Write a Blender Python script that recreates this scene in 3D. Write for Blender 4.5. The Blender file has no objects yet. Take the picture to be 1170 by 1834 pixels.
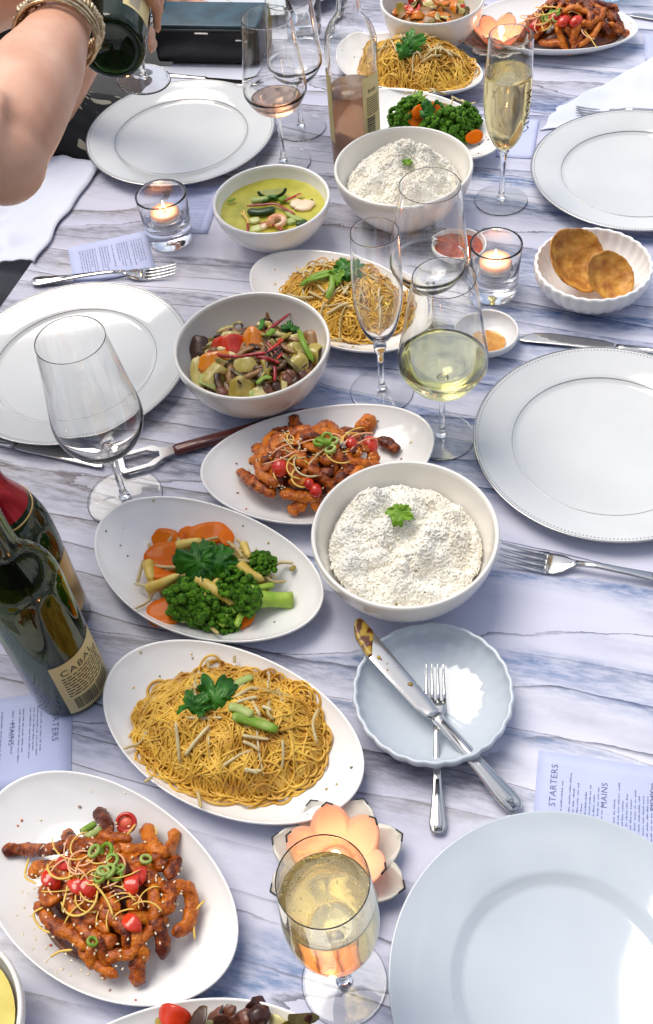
import bpy, math, random
import numpy as np
from mathutils import Vector, Matrix, noise
from math import sin, cos, pi, radians, sqrt

# ------------------------------------------------------------------ camera, world, sun, exposure
SC = bpy.context.scene
FPX, TILT, ROLL, CAMH = 1902.15, 0.68126, -0.117928, 0.92602
CX, CY = 585.0, 917.0
Fv = np.array([0, sin(TILT), -cos(TILT)]); R0 = np.array([1., 0, 0]); U0 = np.cross(R0, Fv)
Rv = R0*cos(ROLL)+U0*sin(ROLL); Uv = -R0*sin(ROLL)+U0*cos(ROLL)
cd = bpy.data.cameras.new('camera'); cam = bpy.data.objects.new('camera', cd)
SC.collection.objects.link(cam); SC.camera = cam
cd.sensor_fit = 'VERTICAL'; cd.sensor_height = 24; cd.lens = 24*FPX/1834
cd.clip_start = 0.02; cd.clip_end = 400
cam.matrix_world = Matrix(((Rv[0], Uv[0], -Fv[0], 0), (Rv[1], Uv[1], -Fv[1], 0), (Rv[2], Uv[2], -Fv[2], CAMH), (0, 0, 0, 1)))

SUN_EL, SUN_AZ = radians(64), radians(-38)      # azimuth measured from +y (far end of the table) towards +x
W = bpy.data.worlds.new('World'); SC.world = W; W.use_nodes = True
wn = W.node_tree.nodes; wl = W.node_tree.links
sky = wn.new('ShaderNodeTexSky'); sky.sky_type = 'NISHITA'; sky.sun_disc = False
sky.sun_elevation = SUN_EL; sky.sun_rotation = SUN_AZ; sky.air_density = 1.0; sky.dust_density = 3.0; sky.ozone_density = 1.0
bgn = wn['Background']; bgn.inputs['Strength'].default_value = 0.112
# broken bright cloud over the whole sky
wtc = wn.new('ShaderNodeTexCoord'); wno = wn.new('ShaderNodeTexNoise'); wno.inputs['Scale'].default_value = 3.2; wno.inputs['Detail'].default_value = 5; wno.inputs['Roughness'].default_value = .55
wl.new(wtc.outputs['Generated'], wno.inputs['Vector'])
wra = wn.new('ShaderNodeMapRange'); wra.interpolation_type = 'SMOOTHSTEP'; wra.inputs[1].default_value = .44; wra.inputs[2].default_value = .60; wra.inputs[3].default_value = .15; wra.inputs[4].default_value = .95
wl.new(wno.outputs['Fac'], wra.inputs[0])
wmx = wn.new('ShaderNodeMix'); wmx.data_type = 'RGBA'; wl.new(wra.outputs[0], wmx.inputs[0]); wl.new(sky.outputs[0], wmx.inputs[6]); wmx.inputs[7].default_value = (6.6, 6.8, 7.4, 1)
wl.new(wmx.outputs[2], bgn.inputs['Color'])
sd = bpy.data.lights.new('sun', 'SUN'); so = bpy.data.objects.new('sun', sd); SC.collection.objects.link(so)
sd.energy = 2.1; sd.angle = radians(40); sd.color = (1.0, 0.93, 0.83)
sdir = Vector((sin(SUN_AZ)*cos(SUN_EL), cos(SUN_AZ)*cos(SUN_EL), sin(SUN_EL)))
so.rotation_euler = sdir.to_track_quat('Z', 'Y').to_euler()
so.location = (0, 0, 3)
SC.view_settings.view_transform = 'Standard'; SC.view_settings.look = 'None'
SC.view_settings.exposure = 0.40; SC.view_settings.gamma = 1.0; SC.view_settings.use_curve_mapping = False
cy = SC.cycles
cy.max_bounces = 20; cy.transmission_bounces = 18; cy.glossy_bounces = 6; cy.diffuse_bounces = 8
cy.transparent_max_bounces = 16; cy.use_denoising = True; cy.sample_clamp_indirect = 12.0; cy.blur_glossy = 0.5
SC.render.film_transparent = False

# ------------------------------------------------------------------ helpers
rnd = random.Random(7)
COL = SC.collection

def at(px, py, z=0.0):
    d = ((px-CX)/FPX)*Rv-((py-CY)/FPX)*Uv+Fv
    return Vector(np.array([0, 0, CAMH])+d*(z-CAMH)/d[2])

def ray(px, py, dist):
    d = ((px-CX)/FPX)*Rv-((py-CY)/FPX)*Uv+Fv
    return Vector(np.array([0, 0, CAMH])+d/np.linalg.norm(d)*dist)

class MB:
    def __init__(s): s.v = []; s.f = []; s.n = 0
    def add(s, v, f):
        v = np.asarray(v, float).reshape(-1, 3)
        s.v.append(v); o = s.n
        s.f.extend([tuple(i+o for i in q) for q in f]); s.n += len(v); return s
    def box(s, c, d, rot=None):
        v = np.array([[x, y, z] for x in (-.5, .5) for y in (-.5, .5) for z in (-.5, .5)])*np.array(d)
        if rot is not None: v = v @ np.array(rot).T
        return s.add(v+np.array(c), [(0, 1, 3, 2), (4, 6, 7, 5), (0, 4, 5, 1), (2, 3, 7, 6), (0, 2, 6, 4), (1, 5, 7, 3)])
    def sphere(s, c, r, nu=8, nv=5, rot=None):
        r = np.array(r if hasattr(r, '__len__') else (r, r, r)); v = [[0, 0, 1]]
        for j in range(1, nv):
            p = pi*j/nv
            for i in range(nu):
                t = 2*pi*i/nu; v.append([sin(p)*cos(t), sin(p)*sin(t), cos(p)])
        v.append([0, 0, -1]); v = np.array(v)*r
        if rot is not None: v = v @ np.array(rot).T
        f = [(0, 1+i, 1+(i+1) % nu) for i in range(nu)]
        for j in range(nv-2):
            a = 1+j*nu
            f += [(a+i, a+nu+i, a+nu+(i+1) % nu, a+(i+1) % nu) for i in range(nu)]
        a = 1+(nv-2)*nu; L = len(v)-1
        f += [(a+i, L, a+(i+1) % nu) for i in range(nu)]
        return s.add(v+np.array(c), f)
    def tube(s, pts, rad, n=8, cap=True, flat=1.0, up=None):
        v, f = tube_geo(pts, rad, n, cap, flat, up); return s.add(v, f)
    def lathe(s, prof, n=48, mod=None, closed=False):
        """prof: list of (r,z). open ends at r=0 are closed with a fan."""
        v = []; idx = []
        for (r, z) in prof:
            if r < 1e-6: idx.append([len(v)]); v.append([0, 0, z]); continue
            row = []
            for i in range(n):
                t = 2*pi*i/n; rr = r if mod is None else mod(t, r, z)
                row.append(len(v)); v.append([rr*cos(t), rr*sin(t), z])
            idx.append(row)
        f = []
        m = len(idx); rng = range(m if closed else m-1)
        for j in rng:
            a, b = idx[j], idx[(j+1) % m]
            if len(a) == 1 and len(b) == 1: continue
            for i in range(n):
                k = (i+1) % n
                if len(a) == 1: f.append((a[0], b[i], b[k]))
                elif len(b) == 1: f.append((a[i], b[0], a[k]))
                else: f.append((a[i], b[i], b[k], a[k]))
        return s.add(v, f)
    def mesh(s, name):
        me = bpy.data.meshes.new(name)
        v = np.concatenate(s.v) if s.v else np.zeros((0, 3))
        me.from_pydata(v.tolist(), [], s.f); me.update()
        return me
    def build(s, name, mat, parent=None, smooth=True, fix=False, loc=None, rot=None):
        me = s.mesh(name)
        if fix:
            import bmesh
            b = bmesh.new(); b.from_mesh(me); bmesh.ops.recalc_face_normals(b, faces=b.faces); b.to_mesh(me); b.free()
        return link(name, me, mat, parent, smooth, loc, rot)

def link(name, me, mat, parent=None, smooth=True, loc=None, rot=None):
    if smooth: me.polygons.foreach_set('use_smooth', [True]*len(me.polygons))
    if mat is not None and not me.materials: me.materials.append(mat)
    o = bpy.data.objects.new(name, me); COL.objects.link(o)
    if loc is not None: o.location = loc
    if rot is not None: o.rotation_euler = rot
    if parent is not None: o.parent = parent
    return o

def tube_geo(pts, rad, n=8, cap=True, flat=1.0, up=None):
    p = np.asarray(pts, float); m = len(p)
    r = np.full(m, rad) if not hasattr(rad, '__len__') else np.asarray(rad, float)
    t = np.gradient(p, axis=0); t /= (np.linalg.norm(t, axis=1)[:, None]+1e-12)
    u0 = np.array([0, 0, 1.]) if up is None else np.array(up, float)
    if abs(t[0] @ u0) > .95: u0 = np.array([1., 0, 0])
    side = np.cross(t, u0); nl = np.linalg.norm(side, axis=1)
    # parallel-ish frame
    S = np.zeros_like(p); S[0] = side[0]/nl[0]
    for i in range(1, m):
        a = S[i-1]-(S[i-1] @ t[i])*t[i]; S[i] = a/(np.linalg.norm(a)+1e-12)
    N = np.cross(S, t)
    th = np.arange(n)*2*pi/n
    v = p[:, None, :]+r[:, None, None]*(np.cos(th)[None, :, None]*S[:, None, :]+flat*np.sin(th)[None, :, None]*N[:, None, :])
    v = v.reshape(-1, 3)
    f = []
    for j in range(m-1):
        a = j*n
        f += [(a+i, a+(i+1) % n, a+n+(i+1) % n, a+n+i) for i in range(n)]
    if cap:
        f.append(tuple(range(n-1, -1, -1))); f.append(tuple((m-1)*n+i for i in range(n)))
    return v, f

def spline(pts, n):
    """Catmull-Rom through pts, n samples"""
    p = [np.array(q, float) for q in pts]
    if len(p) == 2: return np.array([p[0]+(p[1]-p[0])*i/(n-1) for i in range(n)])
    q = [2*p[0]-p[1]]+p+[2*p[-1]-p[-2]]; out = []
    for i in range(n):
        t = i/(n-1)*(len(p)-1); k = min(int(t), len(p)-2); t -= k
        a, b, c, d = q[k:k+4]
        out.append(.5*(2*b+(c-a)*t+(2*a-5*b+4*c-d)*t*t+(3*b-a-3*c+d)*t**3))
    return np.array(out)

def empty(name, loc=(0, 0, 0), rz=0):
    o = bpy.data.objects.new(name, None); COL.objects.link(o); o.location = loc; o.rotation_euler = (0, 0, rz)
    o.empty_display_size = .02; return o
def tag(o, label, cat, group=None, kind=None):
    if label: o['label'] = label
    if cat: o['category'] = cat
    if group: o['group'] = group
    if kind: o['kind'] = kind
    return o
def stuff(o): o['kind'] = 'stuff'; return o
def copy_tree(o, parent=None):
    c = o.copy(); COL.objects.link(c); c.parent = parent
    for ch in o.children: copy_tree(ch, c)
    return c
def nz(x, y, z=0, s=1.0): return noise.noise(Vector((x*s, y*s, z*s)))

# ------------------------------------------------------------------ materials
def mat(name, col, rough=.5, **k):
    m = bpy.data.materials.new(name); m.use_nodes = True
    b = m.node_tree.nodes['Principled BSDF']
    b.inputs['Base Color'].default_value = (*col, 1); b.inputs['Roughness'].default_value = rough
    for kk, v in k.items():
        kk = {'metal': 'Metallic', 'trans': 'Transmission Weight', 'ior': 'IOR', 'coat': 'Coat Weight', 'sss': 'Subsurface Weight',
              'spec': 'Specular IOR Level', 'sheen': 'Sheen Weight', 'alpha': 'Alpha', 'coatr': 'Coat Roughness'}[kk]
        b.inputs[kk].default_value = v
    if k.get('sss'):
        b.inputs['Subsurface Radius'].default_value = (1., .6, .35); b.inputs['Subsurface Scale'].default_value = .004
    return m
def N(m, t, **k):
    n = m.node_tree.nodes.new(t)
    for a, b in k.items(): setattr(n, a, b)
    return n
def L(m, a, b): m.node_tree.links.new(a, b)
def BS(m): return m.node_tree.nodes['Principled BSDF']
def noisy(m, c1, c2, scale, detail=4, stretch=None, rnd_amt=0.0, bump=0.0, bscale=None, bdist=.001, lo=.35, hi=.65, c3=None, rough_var=0):
    """mix two or three colours by object-space noise, plus per-object random, plus bump"""
    tc = N(m, 'ShaderNodeTexCoord'); src = tc.outputs['Object']
    if stretch:
        mp = N(m, 'ShaderNodeMapping'); mp.inputs['Scale'].default_value = stretch; L(m, src, mp.inputs[0]); src = mp.outputs[0]
    oi = N(m, 'ShaderNodeObjectInfo')
    n1 = N(m, 'ShaderNodeTexNoise', noise_dimensions='4D'); n1.inputs['Scale'].default_value = scale; n1.inputs['Detail'].default_value = detail
    L(m, src, n1.inputs['Vector'])
    ml = N(m, 'ShaderNodeMath', operation='MULTIPLY'); ml.inputs[1].default_value = 40; L(m, oi.outputs['Random'], ml.inputs[0]); L(m, ml.outputs[0], n1.inputs['W'])
    fac = n1.outputs['Fac']
    if rnd_amt:
        a = N(m, 'ShaderNodeMath', operation='SUBTRACT'); L(m, oi.outputs['Random'], a.inputs[0]); a.inputs[1].default_value = .5
        b = N(m, 'ShaderNodeMath', operation='MULTIPLY_ADD'); L(m, a.outputs[0], b.inputs[0]); b.inputs[1].default_value = rnd_amt; L(m, fac, b.inputs[2]); fac = b.outputs[0]
    r = N(m, 'ShaderNodeValToRGB'); L(m, fac, r.inputs[0])
    r.color_ramp.elements[0].position = lo; r.color_ramp.elements[0].color = (*c1, 1)
    r.color_ramp.elements[1].position = hi; r.color_ramp.elements[1].color = (*c2, 1)
    if c3: e = r.color_ramp.elements.new((lo+hi)/2); e.color = (*c3, 1)
    L(m, r.outputs[0], BS(m).inputs['Base Color'])
    if bump:
        n2 = N(m, 'ShaderNodeTexNoise'); n2.inputs['Scale'].default_value = bscale or scale*3; n2.inputs['Detail'].default_value = 5
        L(m, src, n2.inputs['Vector'])
        bp = N(m, 'ShaderNodeBump'); bp.inputs['Strength'].default_value = bump; bp.inputs['Distance'].default_value = bdist
        L(m, n2.outputs['Fac'], bp.inputs['Height']); L(m, bp.outputs[0], BS(m).inputs['Normal'])
        if rough_var:
            mr = N(m, 'ShaderNodeMapRange'); mr.inputs['To Min'].default_value = BS(m).inputs['Roughness'].default_value-rough_var; mr.inputs['To Max'].default_value = BS(m).inputs['Roughness'].default_value+rough_var
            L(m, n2.outputs['Fac'], mr.inputs[0]); L(m, mr.outputs[0], BS(m).inputs['Roughness'])
    return m

M = {}
def ceramic(name, a, b, rough=.13):
    m = mat(name, a, rough, coat=.4, coatr=.05)
    return noisy(m, a, b, 14, 3, bump=.08, bscale=22, bdist=.002)
M['white'] = ceramic('warm_white_ceramic', (.87, .865, .85), (.89, .885, .87))
M['cream'] = ceramic('cream_ceramic', (.80, .775, .725), (.83, .81, .76))
M['charger'] = ceramic('charger_porcelain', (.60, .625, .635), (.64, .66, .67), .10)
M['bluegrey'] = ceramic('blue_grey_ceramic', (.50, .56, .62), (.53, .59, .65), .07)
M['silver'] = mat('silver_trim', (.50, .50, .50), .25, metal=.9)
M['glass'] = mat('clear_glass', (.985, .99, .99), .0, trans=1, ior=1.48)
M['blueglass'] = mat('aqua_glass', (.72, .90, .95), .0, trans=1, ior=1.48)
M['whitewine'] = mat('white_wine', (.97, .95, .58), .0, trans=1, ior=1.34)
M['champagne'] = mat('champagne', (1.0, .86, .42), .02, trans=.86, ior=1.34)
M['rose'] = mat('rose_wine', (.95, .68, .50), .0, trans=1, ior=1.34)
M['rosebottle'] = mat('rose_wine_bottle', (1.0, .58, .36), .02, trans=.6, ior=1.34)
M['greenglass'] = mat('green_bottle_glass', (.15, .23, .002), .01, trans=1, ior=1.5)
M['darkgreen'] = mat('dark_green_bottle_glass', (.03, .07, .02), .04, trans=.75, ior=1.5)
M['steel'] = mat('steel', (.62, .61, .59), .14, metal=1)
M['gold'] = noisy(mat('bracelet_gold', (.6, .45, .25), .3, metal=.85), (.42, .28, .14), (.80, .66, .44), 180, bump=.3, bscale=400)
M['flame'] = mat('flame', (1, .7, .3), .5)
BS(M['flame']).inputs['Emission Color'].default_value = (1, .72, .38, 1); BS(M['flame']).inputs['Emission Strength'].default_value = 14
M['wax'] = mat('peach_wax', (.95, .55, .38), .35, sss=.8)
M['alu'] = mat('tealight_cup', (.7, .68, .66), .3, metal=1)
M['wick'] = mat('wick', (.03, .02, .02), .9)
M['paper'] = noisy(mat('menu_paper', (.6, .64, .80), .75), (.45, .50, .73), (.50, .55, .78), 20)
M['ink'] = mat('grey_ink', (.13, .15, .27), .8)
M['blackink'] = mat('black_ink', (.03, .03, .03), .7)
M['label'] = noisy(mat('cream_label', (.7, .62, .36), .6), (.66, .54, .24), (.74, .63, .33), 30)
M['napkin'] = noisy(mat('napkin_cloth', (.65, .68, .78), .9, sheen=.2), (.60, .64, .76), (.68, .71, .80), 8, bump=.15, bscale=700, bdist=.0004)
M['skin'] = noisy(mat('skin', (.7, .42, .3), .42, sss=.25), (.64, .31, .19), (.80, .48, .34), 22, 8, bump=.12, bscale=500, bdist=.0004)
BS(M['skin']).inputs['Subsurface Scale'].default_value = .006
M['hair'] = mat('hair', (.03, .02, .015), .5)
M['leather'] = noisy(mat('black_leather', (.006, .006, .008), .35), (.004, .005, .006), (.010, .011, .013), 20, bump=.25, bscale=300)
M['teal'] = noisy(mat('teal_leather', (.03, .09, .12), .4), (.008, .03, .045), (.02, .075, .11), 28, bump=.3, bscale=220)
M['black'] = mat('black_cloth', (.006, .006, .007), .85)
M['ground'] = noisy(mat('dark_paving', (.05, .05, .05), .9), (.02, .02, .022), (.06, .058, .055), 3, bump=.4, bscale=30, bdist=.01)
M['chairwhite'] = mat('white_painted_wood', (.75, .75, .75), .45)
M['wood'] = noisy(mat('table_wood', (.2, .13, .08), .6), (.12, .08, .05), (.24, .16, .1), 12, stretch=(1, 8, 8), bump=.2)
M['handle'] = noisy(mat('red_brown_wood', (.12, .02, .015), .25, coat=.6), (.07, .010, .008), (.19, .035, .022), 30, stretch=(1, 9, 9))
# dress: black with cream flowers
def dress():
    m = mat('black_floral_dress', (.01, .01, .01), .8)
    tc = N(m, 'ShaderNodeTexCoord'); nn = N(m, 'ShaderNodeTexNoise'); nn.inputs['Scale'].default_value = 9; nn.inputs['Detail'].default_value = 2
    L(m, tc.outputs['Object'], nn.inputs['Vector'])
    mx = N(m, 'ShaderNodeMix', data_type='RGBA'); mx.inputs[0].default_value = .12; L(m, tc.outputs['Object'], mx.inputs[6]); L(m, nn.outputs['Color'], mx.inputs[7])
    vo = N(m, 'ShaderNodeTexVoronoi', feature='SMOOTH_F1'); vo.inputs['Scale'].default_value = 32; vo.inputs['Smoothness'].default_value = .2; L(m, mx.outputs[2], vo.inputs['Vector'])
    r1 = N(m, 'ShaderNodeValToRGB'); r1.color_ramp.elements[0].position = .30; r1.color_ramp.elements[0].color = (1, 1, 1, 1); r1.color_ramp.elements[1].position = .33; r1.color_ramp.elements[1].color = (0, 0, 0, 1)
    L(m, vo.outputs['Distance'], r1.inputs[0])
    n2 = N(m, 'ShaderNodeTexNoise'); n2.inputs['Scale'].default_value = 7; L(m, tc.outputs['Object'], n2.inputs['Vector'])
    r2 = N(m, 'ShaderNodeValToRGB'); r2.color_ramp.elements[0].position = .42; r2.color_ramp.elements[1].position = .46; L(m, n2.outputs['Fac'], r2.inputs[0])
    mu = N(m, 'ShaderNodeMath', operation='MULTIPLY'); L(m, r1.outputs[0], mu.inputs[0]); L(m, r2.outputs[0], mu.inputs[1])
    c = N(m, 'ShaderNodeMix', data_type='RGBA'); c.inputs[6].default_value = (.006, .006, .007, 1); c.inputs[7].default_value = (.50, .45, .34, 1)
    L(m, mu.outputs[0], c.inputs[0]); L(m, c.outputs[2], BS(m).inputs['Base Color']); return m
M['dress'] = dress()

# tablecloth: marble / watercolour print running across the table
TU = Vector((.364, .931, 0)); TV = Vector((.931, -.364, 0)); TO = Vector((-.371, 1.275, 0)); TANG = math.atan2(-.364, .931)
def cloth_mat():
    m = mat('marble_print_cloth', (.7, .7, .76), .42)
    tc = N(m, 'ShaderNodeTexCoord'); O = tc.outputs['Object']          # object space: x across table, y along it
    def mapn(sx, sy, off=(0, 0, 0)):
        mp = N(m, 'ShaderNodeMapping'); mp.inputs['Scale'].default_value = (sx, sy, 1); mp.inputs['Location'].default_value = off; L(m, O, mp.inputs[0]); return mp.outputs[0]
    def noi(v, sc, det=3, rough=.5, dist=0):
        n = N(m, 'ShaderNodeTexNoise'); n.inputs['Scale'].default_value = sc; n.inputs['Detail'].default_value = det; n.inputs['Roughness'].default_value = rough; n.inputs['Distortion'].default_value = dist; L(m, v, n.inputs['Vector']); return n.outputs['Fac']
    def ma(op, a, b=None, c=None, clamp=False):
        n = N(m, 'ShaderNodeMath', operation=op); n.use_clamp = clamp
        for i, x in enumerate((a, b, c)):
            if x is None: continue
            if isinstance(x, (int, float)): n.inputs[i].default_value = x
            else: L(m, x, n.inputs[i])
        return n.outputs[0]
    def ramp(x, p0, p1, v0=0., v1=1.):
        n = N(m, 'ShaderNodeMapRange', interpolation_type='SMOOTHSTEP'); L(m, x, n.inputs[0])
        n.inputs[1].default_value = p0; n.inputs[2].default_value = p1; n.inputs[3].default_value = v0; n.inputs[4].default_value = v1; return n.outputs[0]
    def mix(f, a, b):
        n = N(m, 'ShaderNodeMix', data_type='RGBA'); L(m, f, n.inputs[0])
        for i, x in ((6, a), (7, b)):
            if isinstance(x, tuple): n.inputs[i].default_value = (*x, 1)
            else: L(m, x, n.inputs[i])
        return n.outputs[2]
    fine = noi(mapn(9, 30), 2.0, 5, .6)
    sep = N(m, 'ShaderNodeSeparateXYZ'); L(m, O, sep.inputs[0])
    def layer(K, sx, sy, A, off, jit):
        n = noi(mapn(sx, sy, off), 1.0, 1.6, .4)
        n2 = noi(mapn(0.15, sy*1.5, off), 1.0, 1, .4)
        f = ma('MULTIPLY_ADD', sep.outputs['Y'], K, ma('MULTIPLY_ADD', n, A, ma('MULTIPLY_ADD', n2, 3.0, ma('MULTIPLY', fine, jit))))
        f = ma('MULTIPLY_ADD', sep.outputs['X'], .35, f)
        return ma('FRACT', f), n
    fa, na = layer(-9.5, 1.3, 4.0, 3.4, (3, 1, 0), .16)
    fb, nb = layer(-21, 1.6, 5.0, 3.2, (9, 4, 0), .14)
    # masks decide where lines / washes show
    m1 = noi(mapn(2.0, 9, (1, 7, 0)), 1.0, 3); m2 = noi(mapn(1.5, 10, (5, 2, 0)), 1.0, 3); m3 = noi(mapn(1.0, 1.3, (2, 2, 0)), 1.5, 2)
    line_a = ma('MULTIPLY', ramp(fa, .0, .034, 1, 0), ramp(m1, .34, .46))
    line_b = ma('MULTIPLY', ramp(fb, .0, .08, 1, 0), ramp(m2, .42, .54))
    edge = ramp(fa, .0, .10); wash_a = ma('MULTIPLY', ma('MULTIPLY', ma('POWER', ma('SUBTRACT', 1.0, fa), 1.5), edge), ramp(m2, .36, .52))
    wash_b = ma('MULTIPLY', ma('POWER', ma('SUBTRACT', 1.0, fb), 2.2), ramp(m1, .42, .56))
    gran = ramp(noi(mapn(14, 60), 2.5, 5, .7), .35, .65, .35, 1)
    wa = ma('MULTIPLY', wash_a, gran); wb = ma('MULTIPLY', wash_b, gran)
    base = mix(ramp(noi(mapn(1.2, 3, (4, 4, 0)), 1.6, 3), .35, .65), (.50, .51, .65), (.68, .69, .78))
    xs_ = ma('MULTIPLY_ADD', sep.outputs['X'], -.30, ma('ADD', m3, .14)); cw = mix(ramp(xs_, .38, .58), (.07, .15, .33), (.20, .20, .25))
    c = mix(ma('MULTIPLY', wa, 1.3, clamp=True), base, cw)
    cw2 = mix(ramp(xs_, .38, .58), (.03, .07, .20), (.15, .12, .115))
    c = mix(ma('MULTIPLY', wb, .9), c, cw2)
    cl = mix(ramp(xs_, .38, .58), (.02, .035, .09), (.08, .055, .065))
    c = mix(ma('MULTIPLY', line_a, .85), c, cl)
    c = mix(ma('MULTIPLY', line_b, .9), c, cl)
    L(m, c, BS(m).inputs['Base Color'])
    bp = N(m, 'ShaderNodeBump'); bp.inputs['Strength'].default_value = .1; bp.inputs['Distance'].default_value = .004
    L(m, noi(mapn(1, 1), 18, 3), bp.inputs['Height']); L(m, bp.outputs[0], BS(m).inputs['Normal'])
    return m
M['cloth'] = cloth_mat()

# food
M['noodle'] = noisy(mat('noodle', (.6, .35, .08), .32), (.44, .19, .010), (.86, .55, .085), 40, 3, lo=.3, hi=.65)
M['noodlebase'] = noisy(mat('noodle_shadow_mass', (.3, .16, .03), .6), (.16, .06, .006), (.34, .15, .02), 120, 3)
M['rice'] = noisy(mat('rice', (.8, .79, .70), .7, spec=.2), (.82, .77, .65), (.875, .855, .78), 18, 3, lo=.35, hi=.6)
M['chicken'] = noisy(mat('glazed_fried_strip', (.4, .14, .02), .27, spec=.35, coat=0.125, coatr=.15), (.09, .010, .001), (.62, .17, .006), 120, 5, rnd_amt=.35, bump=1., bscale=300, bdist=.0022, lo=.32, hi=.66, c3=(.40, .080, .003), rough_var=.12)
M['sauce'] = noisy(mat('dark_glaze', (.10, .02, .006), .2, coat=0.20), (.07, .014, .004), (.24, .06, .010), 80, bump=.4)
M['chilli'] = noisy(mat('red_chilli', (.62, .02, .01), .12, coat=0.28), (.45, .008, .005), (.72, .05, .015), 60)
M['chilliin'] = mat('chilli_inside', (.80, .16, .09), .3)
M['carrot'] = noisy(mat('carrot', (.75, .19, .02), .35, spec=.10, coat=0.12), (.60, .105, .001), (.72, .165, .003), 40, rnd_amt=.2, bump=.2, bscale=200, bdist=.0005)
M['orange'] = noisy(mat('orange_pepper', (.80, .30, .02), .18, coat=0.20), (.56, .14, .004), (.68, .22, .008), 50)
M['redpepper'] = noisy(mat('red_pepper', (.62, .05, .015), .18, coat=0.20), (.50, .02, .006), (.66, .05, .010), 50)
M['corn'] = noisy(mat('baby_corn', (.74, .56, .17), .45), (.62, .42, .06), (.78, .60, .17), 60)
M['sprout'] = noisy(mat('bean_sprout', (.74, .66, .42), .3), (.64, .50, .22), (.82, .73, .45), 60, rnd_amt=.3)
M['sproutbean'] = mat('sprout_bean', (.38, .30, .07), .4)
M['brocc'] = noisy(mat('broccoli_crown', (.05, .14, .01), .6, spec=.25), (.012, .065, .003), (.13, .33, .012), 260, 3, bump=1., bscale=620, bdist=.003)
M['stem'] = noisy(mat('broccoli_stem', (.35, .5, .08), .4), (.22, .42, .03), (.44, .60, .08), 60)
M['herb'] = noisy(mat('coriander_leaf', (.06, .22, .01), .4), (.012, .095, .004), (.05, .24, .008), 40, 4, bump=.5, bscale=180, bdist=.0008, rnd_amt=.15)
M['limeherb'] = noisy(mat('light_coriander_leaf', (.2, .4, .02), .45), (.16, .34, .015), (.28, .48, .04), 70, 4, bump=.4, bscale=180, bdist=.0006)
M['onion'] = noisy(mat('spring_onion', (.36, .60, .06), .4), (.22, .40, .03), (.52, .62, .20), 60, rnd_amt=.6)
M['lightonion'] = noisy(mat('onion_white', (.70, .66, .42), .25, coat=0.12), (.42, .34, .07), (.70, .62, .30), 40, rnd_amt=.4)
M['shred'] = mat('citrus_shred', (.82, .56, .12), .35)
M['pinkshred'] = mat('pink_shred', (.85, .45, .25), .35)
M['seed'] = mat('sesame_seed', (.82, .70, .48), .45)
M['mush'] = noisy(mat('mushroom', (.30, .18, .08), .35, coat=0.08), (.045, .016, .005), (.27, .13, .035), 50, rnd_amt=.5, bump=.3, bscale=200)
M['olive'] = noisy(mat('olive_stew_piece', (.30, .25, .05), .3, coat=0.12), (.08, .06, .006), (.34, .25, .03), 50, rnd_amt=.6)
M['beef'] = noisy(mat('seared_beef', (.14, .05, .03), .32, coat=0.12), (.035, .009, .006), (.16, .055, .03), 70, rnd_amt=.4, bump=.5, bscale=250)
M['beet'] = noisy(mat('dark_red_strip', (.35, .015, .02), .2, coat=0.20), (.22, .008, .012), (.50, .04, .04), 60)
M['zuc_skin'] = mat('courgette_skin', (.02, .06, .01), .3)
M['zuc'] = noisy(mat('courgette_flesh', (.62, .62, .20), .35), (.52, .55, .12), (.72, .72, .34), 60)
M['curry'] = noisy(mat('green_curry', (.52, .50, .07), .38, coat=0.12), (.34, .33, .012), (.58, .53, .06), 34, 4, bump=.25, bscale=90, bdist=.001)
M['yellowcurry'] = noisy(mat('yellow_curry', (.55, .45, .03), .4), (.50, .40, .02), (.62, .52, .08), 34)
M['prawn'] = noisy(mat('prawn', (.80, .42, .20), .25, sss=.2), (.74, .26, .08), (.86, .62, .42), 70, bump=.2)
M['prawnpale'] = mat('prawn_pale', (.82, .62, .42), .3, sss=.2)
M['cracker'] = noisy(mat('fish_cracker', (.52, .27, .06), .5), (.34, .11, .008), (.66, .33, .05), 60, 6, bump=1., bscale=90, bdist=.003)
M['redsauce'] = noisy(mat('red_dip', (.30, .045, .008), .35, spec=.3, coat=0.16), (.22, .018, .001), (.46, .075, .004), 80)
M['satay'] = noisy(mat('amber_dip', (.72, .33, .05), .12, coat=0.12), (.62, .24, .03), (.80, .44, .10), 90, rnd_amt=0)
M['petal'] = noisy(mat('lotus_petal', (.62, .62, .55), .35, sss=.35), (.56, .56, .50), (.68, .68, .60), 30)
M['petalin'] = mat('candlelit_inner_petal', (.92, .56, .40), .4, sss=.3)  # candle glow on the whitish inner petals is put into this peach colour
M['petaltip'] = mat('dark_petal_tip', (.02, .012, .012), .5)
M['bubble'] = mat('bubbles', (.80, .70, .32), .25)
M['foil'] = mat('red_foil', (.42, .01, .02), .22, metal=.5)
M['goldfoil'] = mat('gold_line', (.62, .42, .16), .3, metal=.7)
M['dirt'] = noisy(mat('sauce_smear', (.30, .15, .01), .3), (.10, .02, .004), (.46, .30, .03), 140, lo=.42, hi=.55)
M['clothdark'] = mat('dark_mat', (.01, .01, .012), .6)

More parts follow.
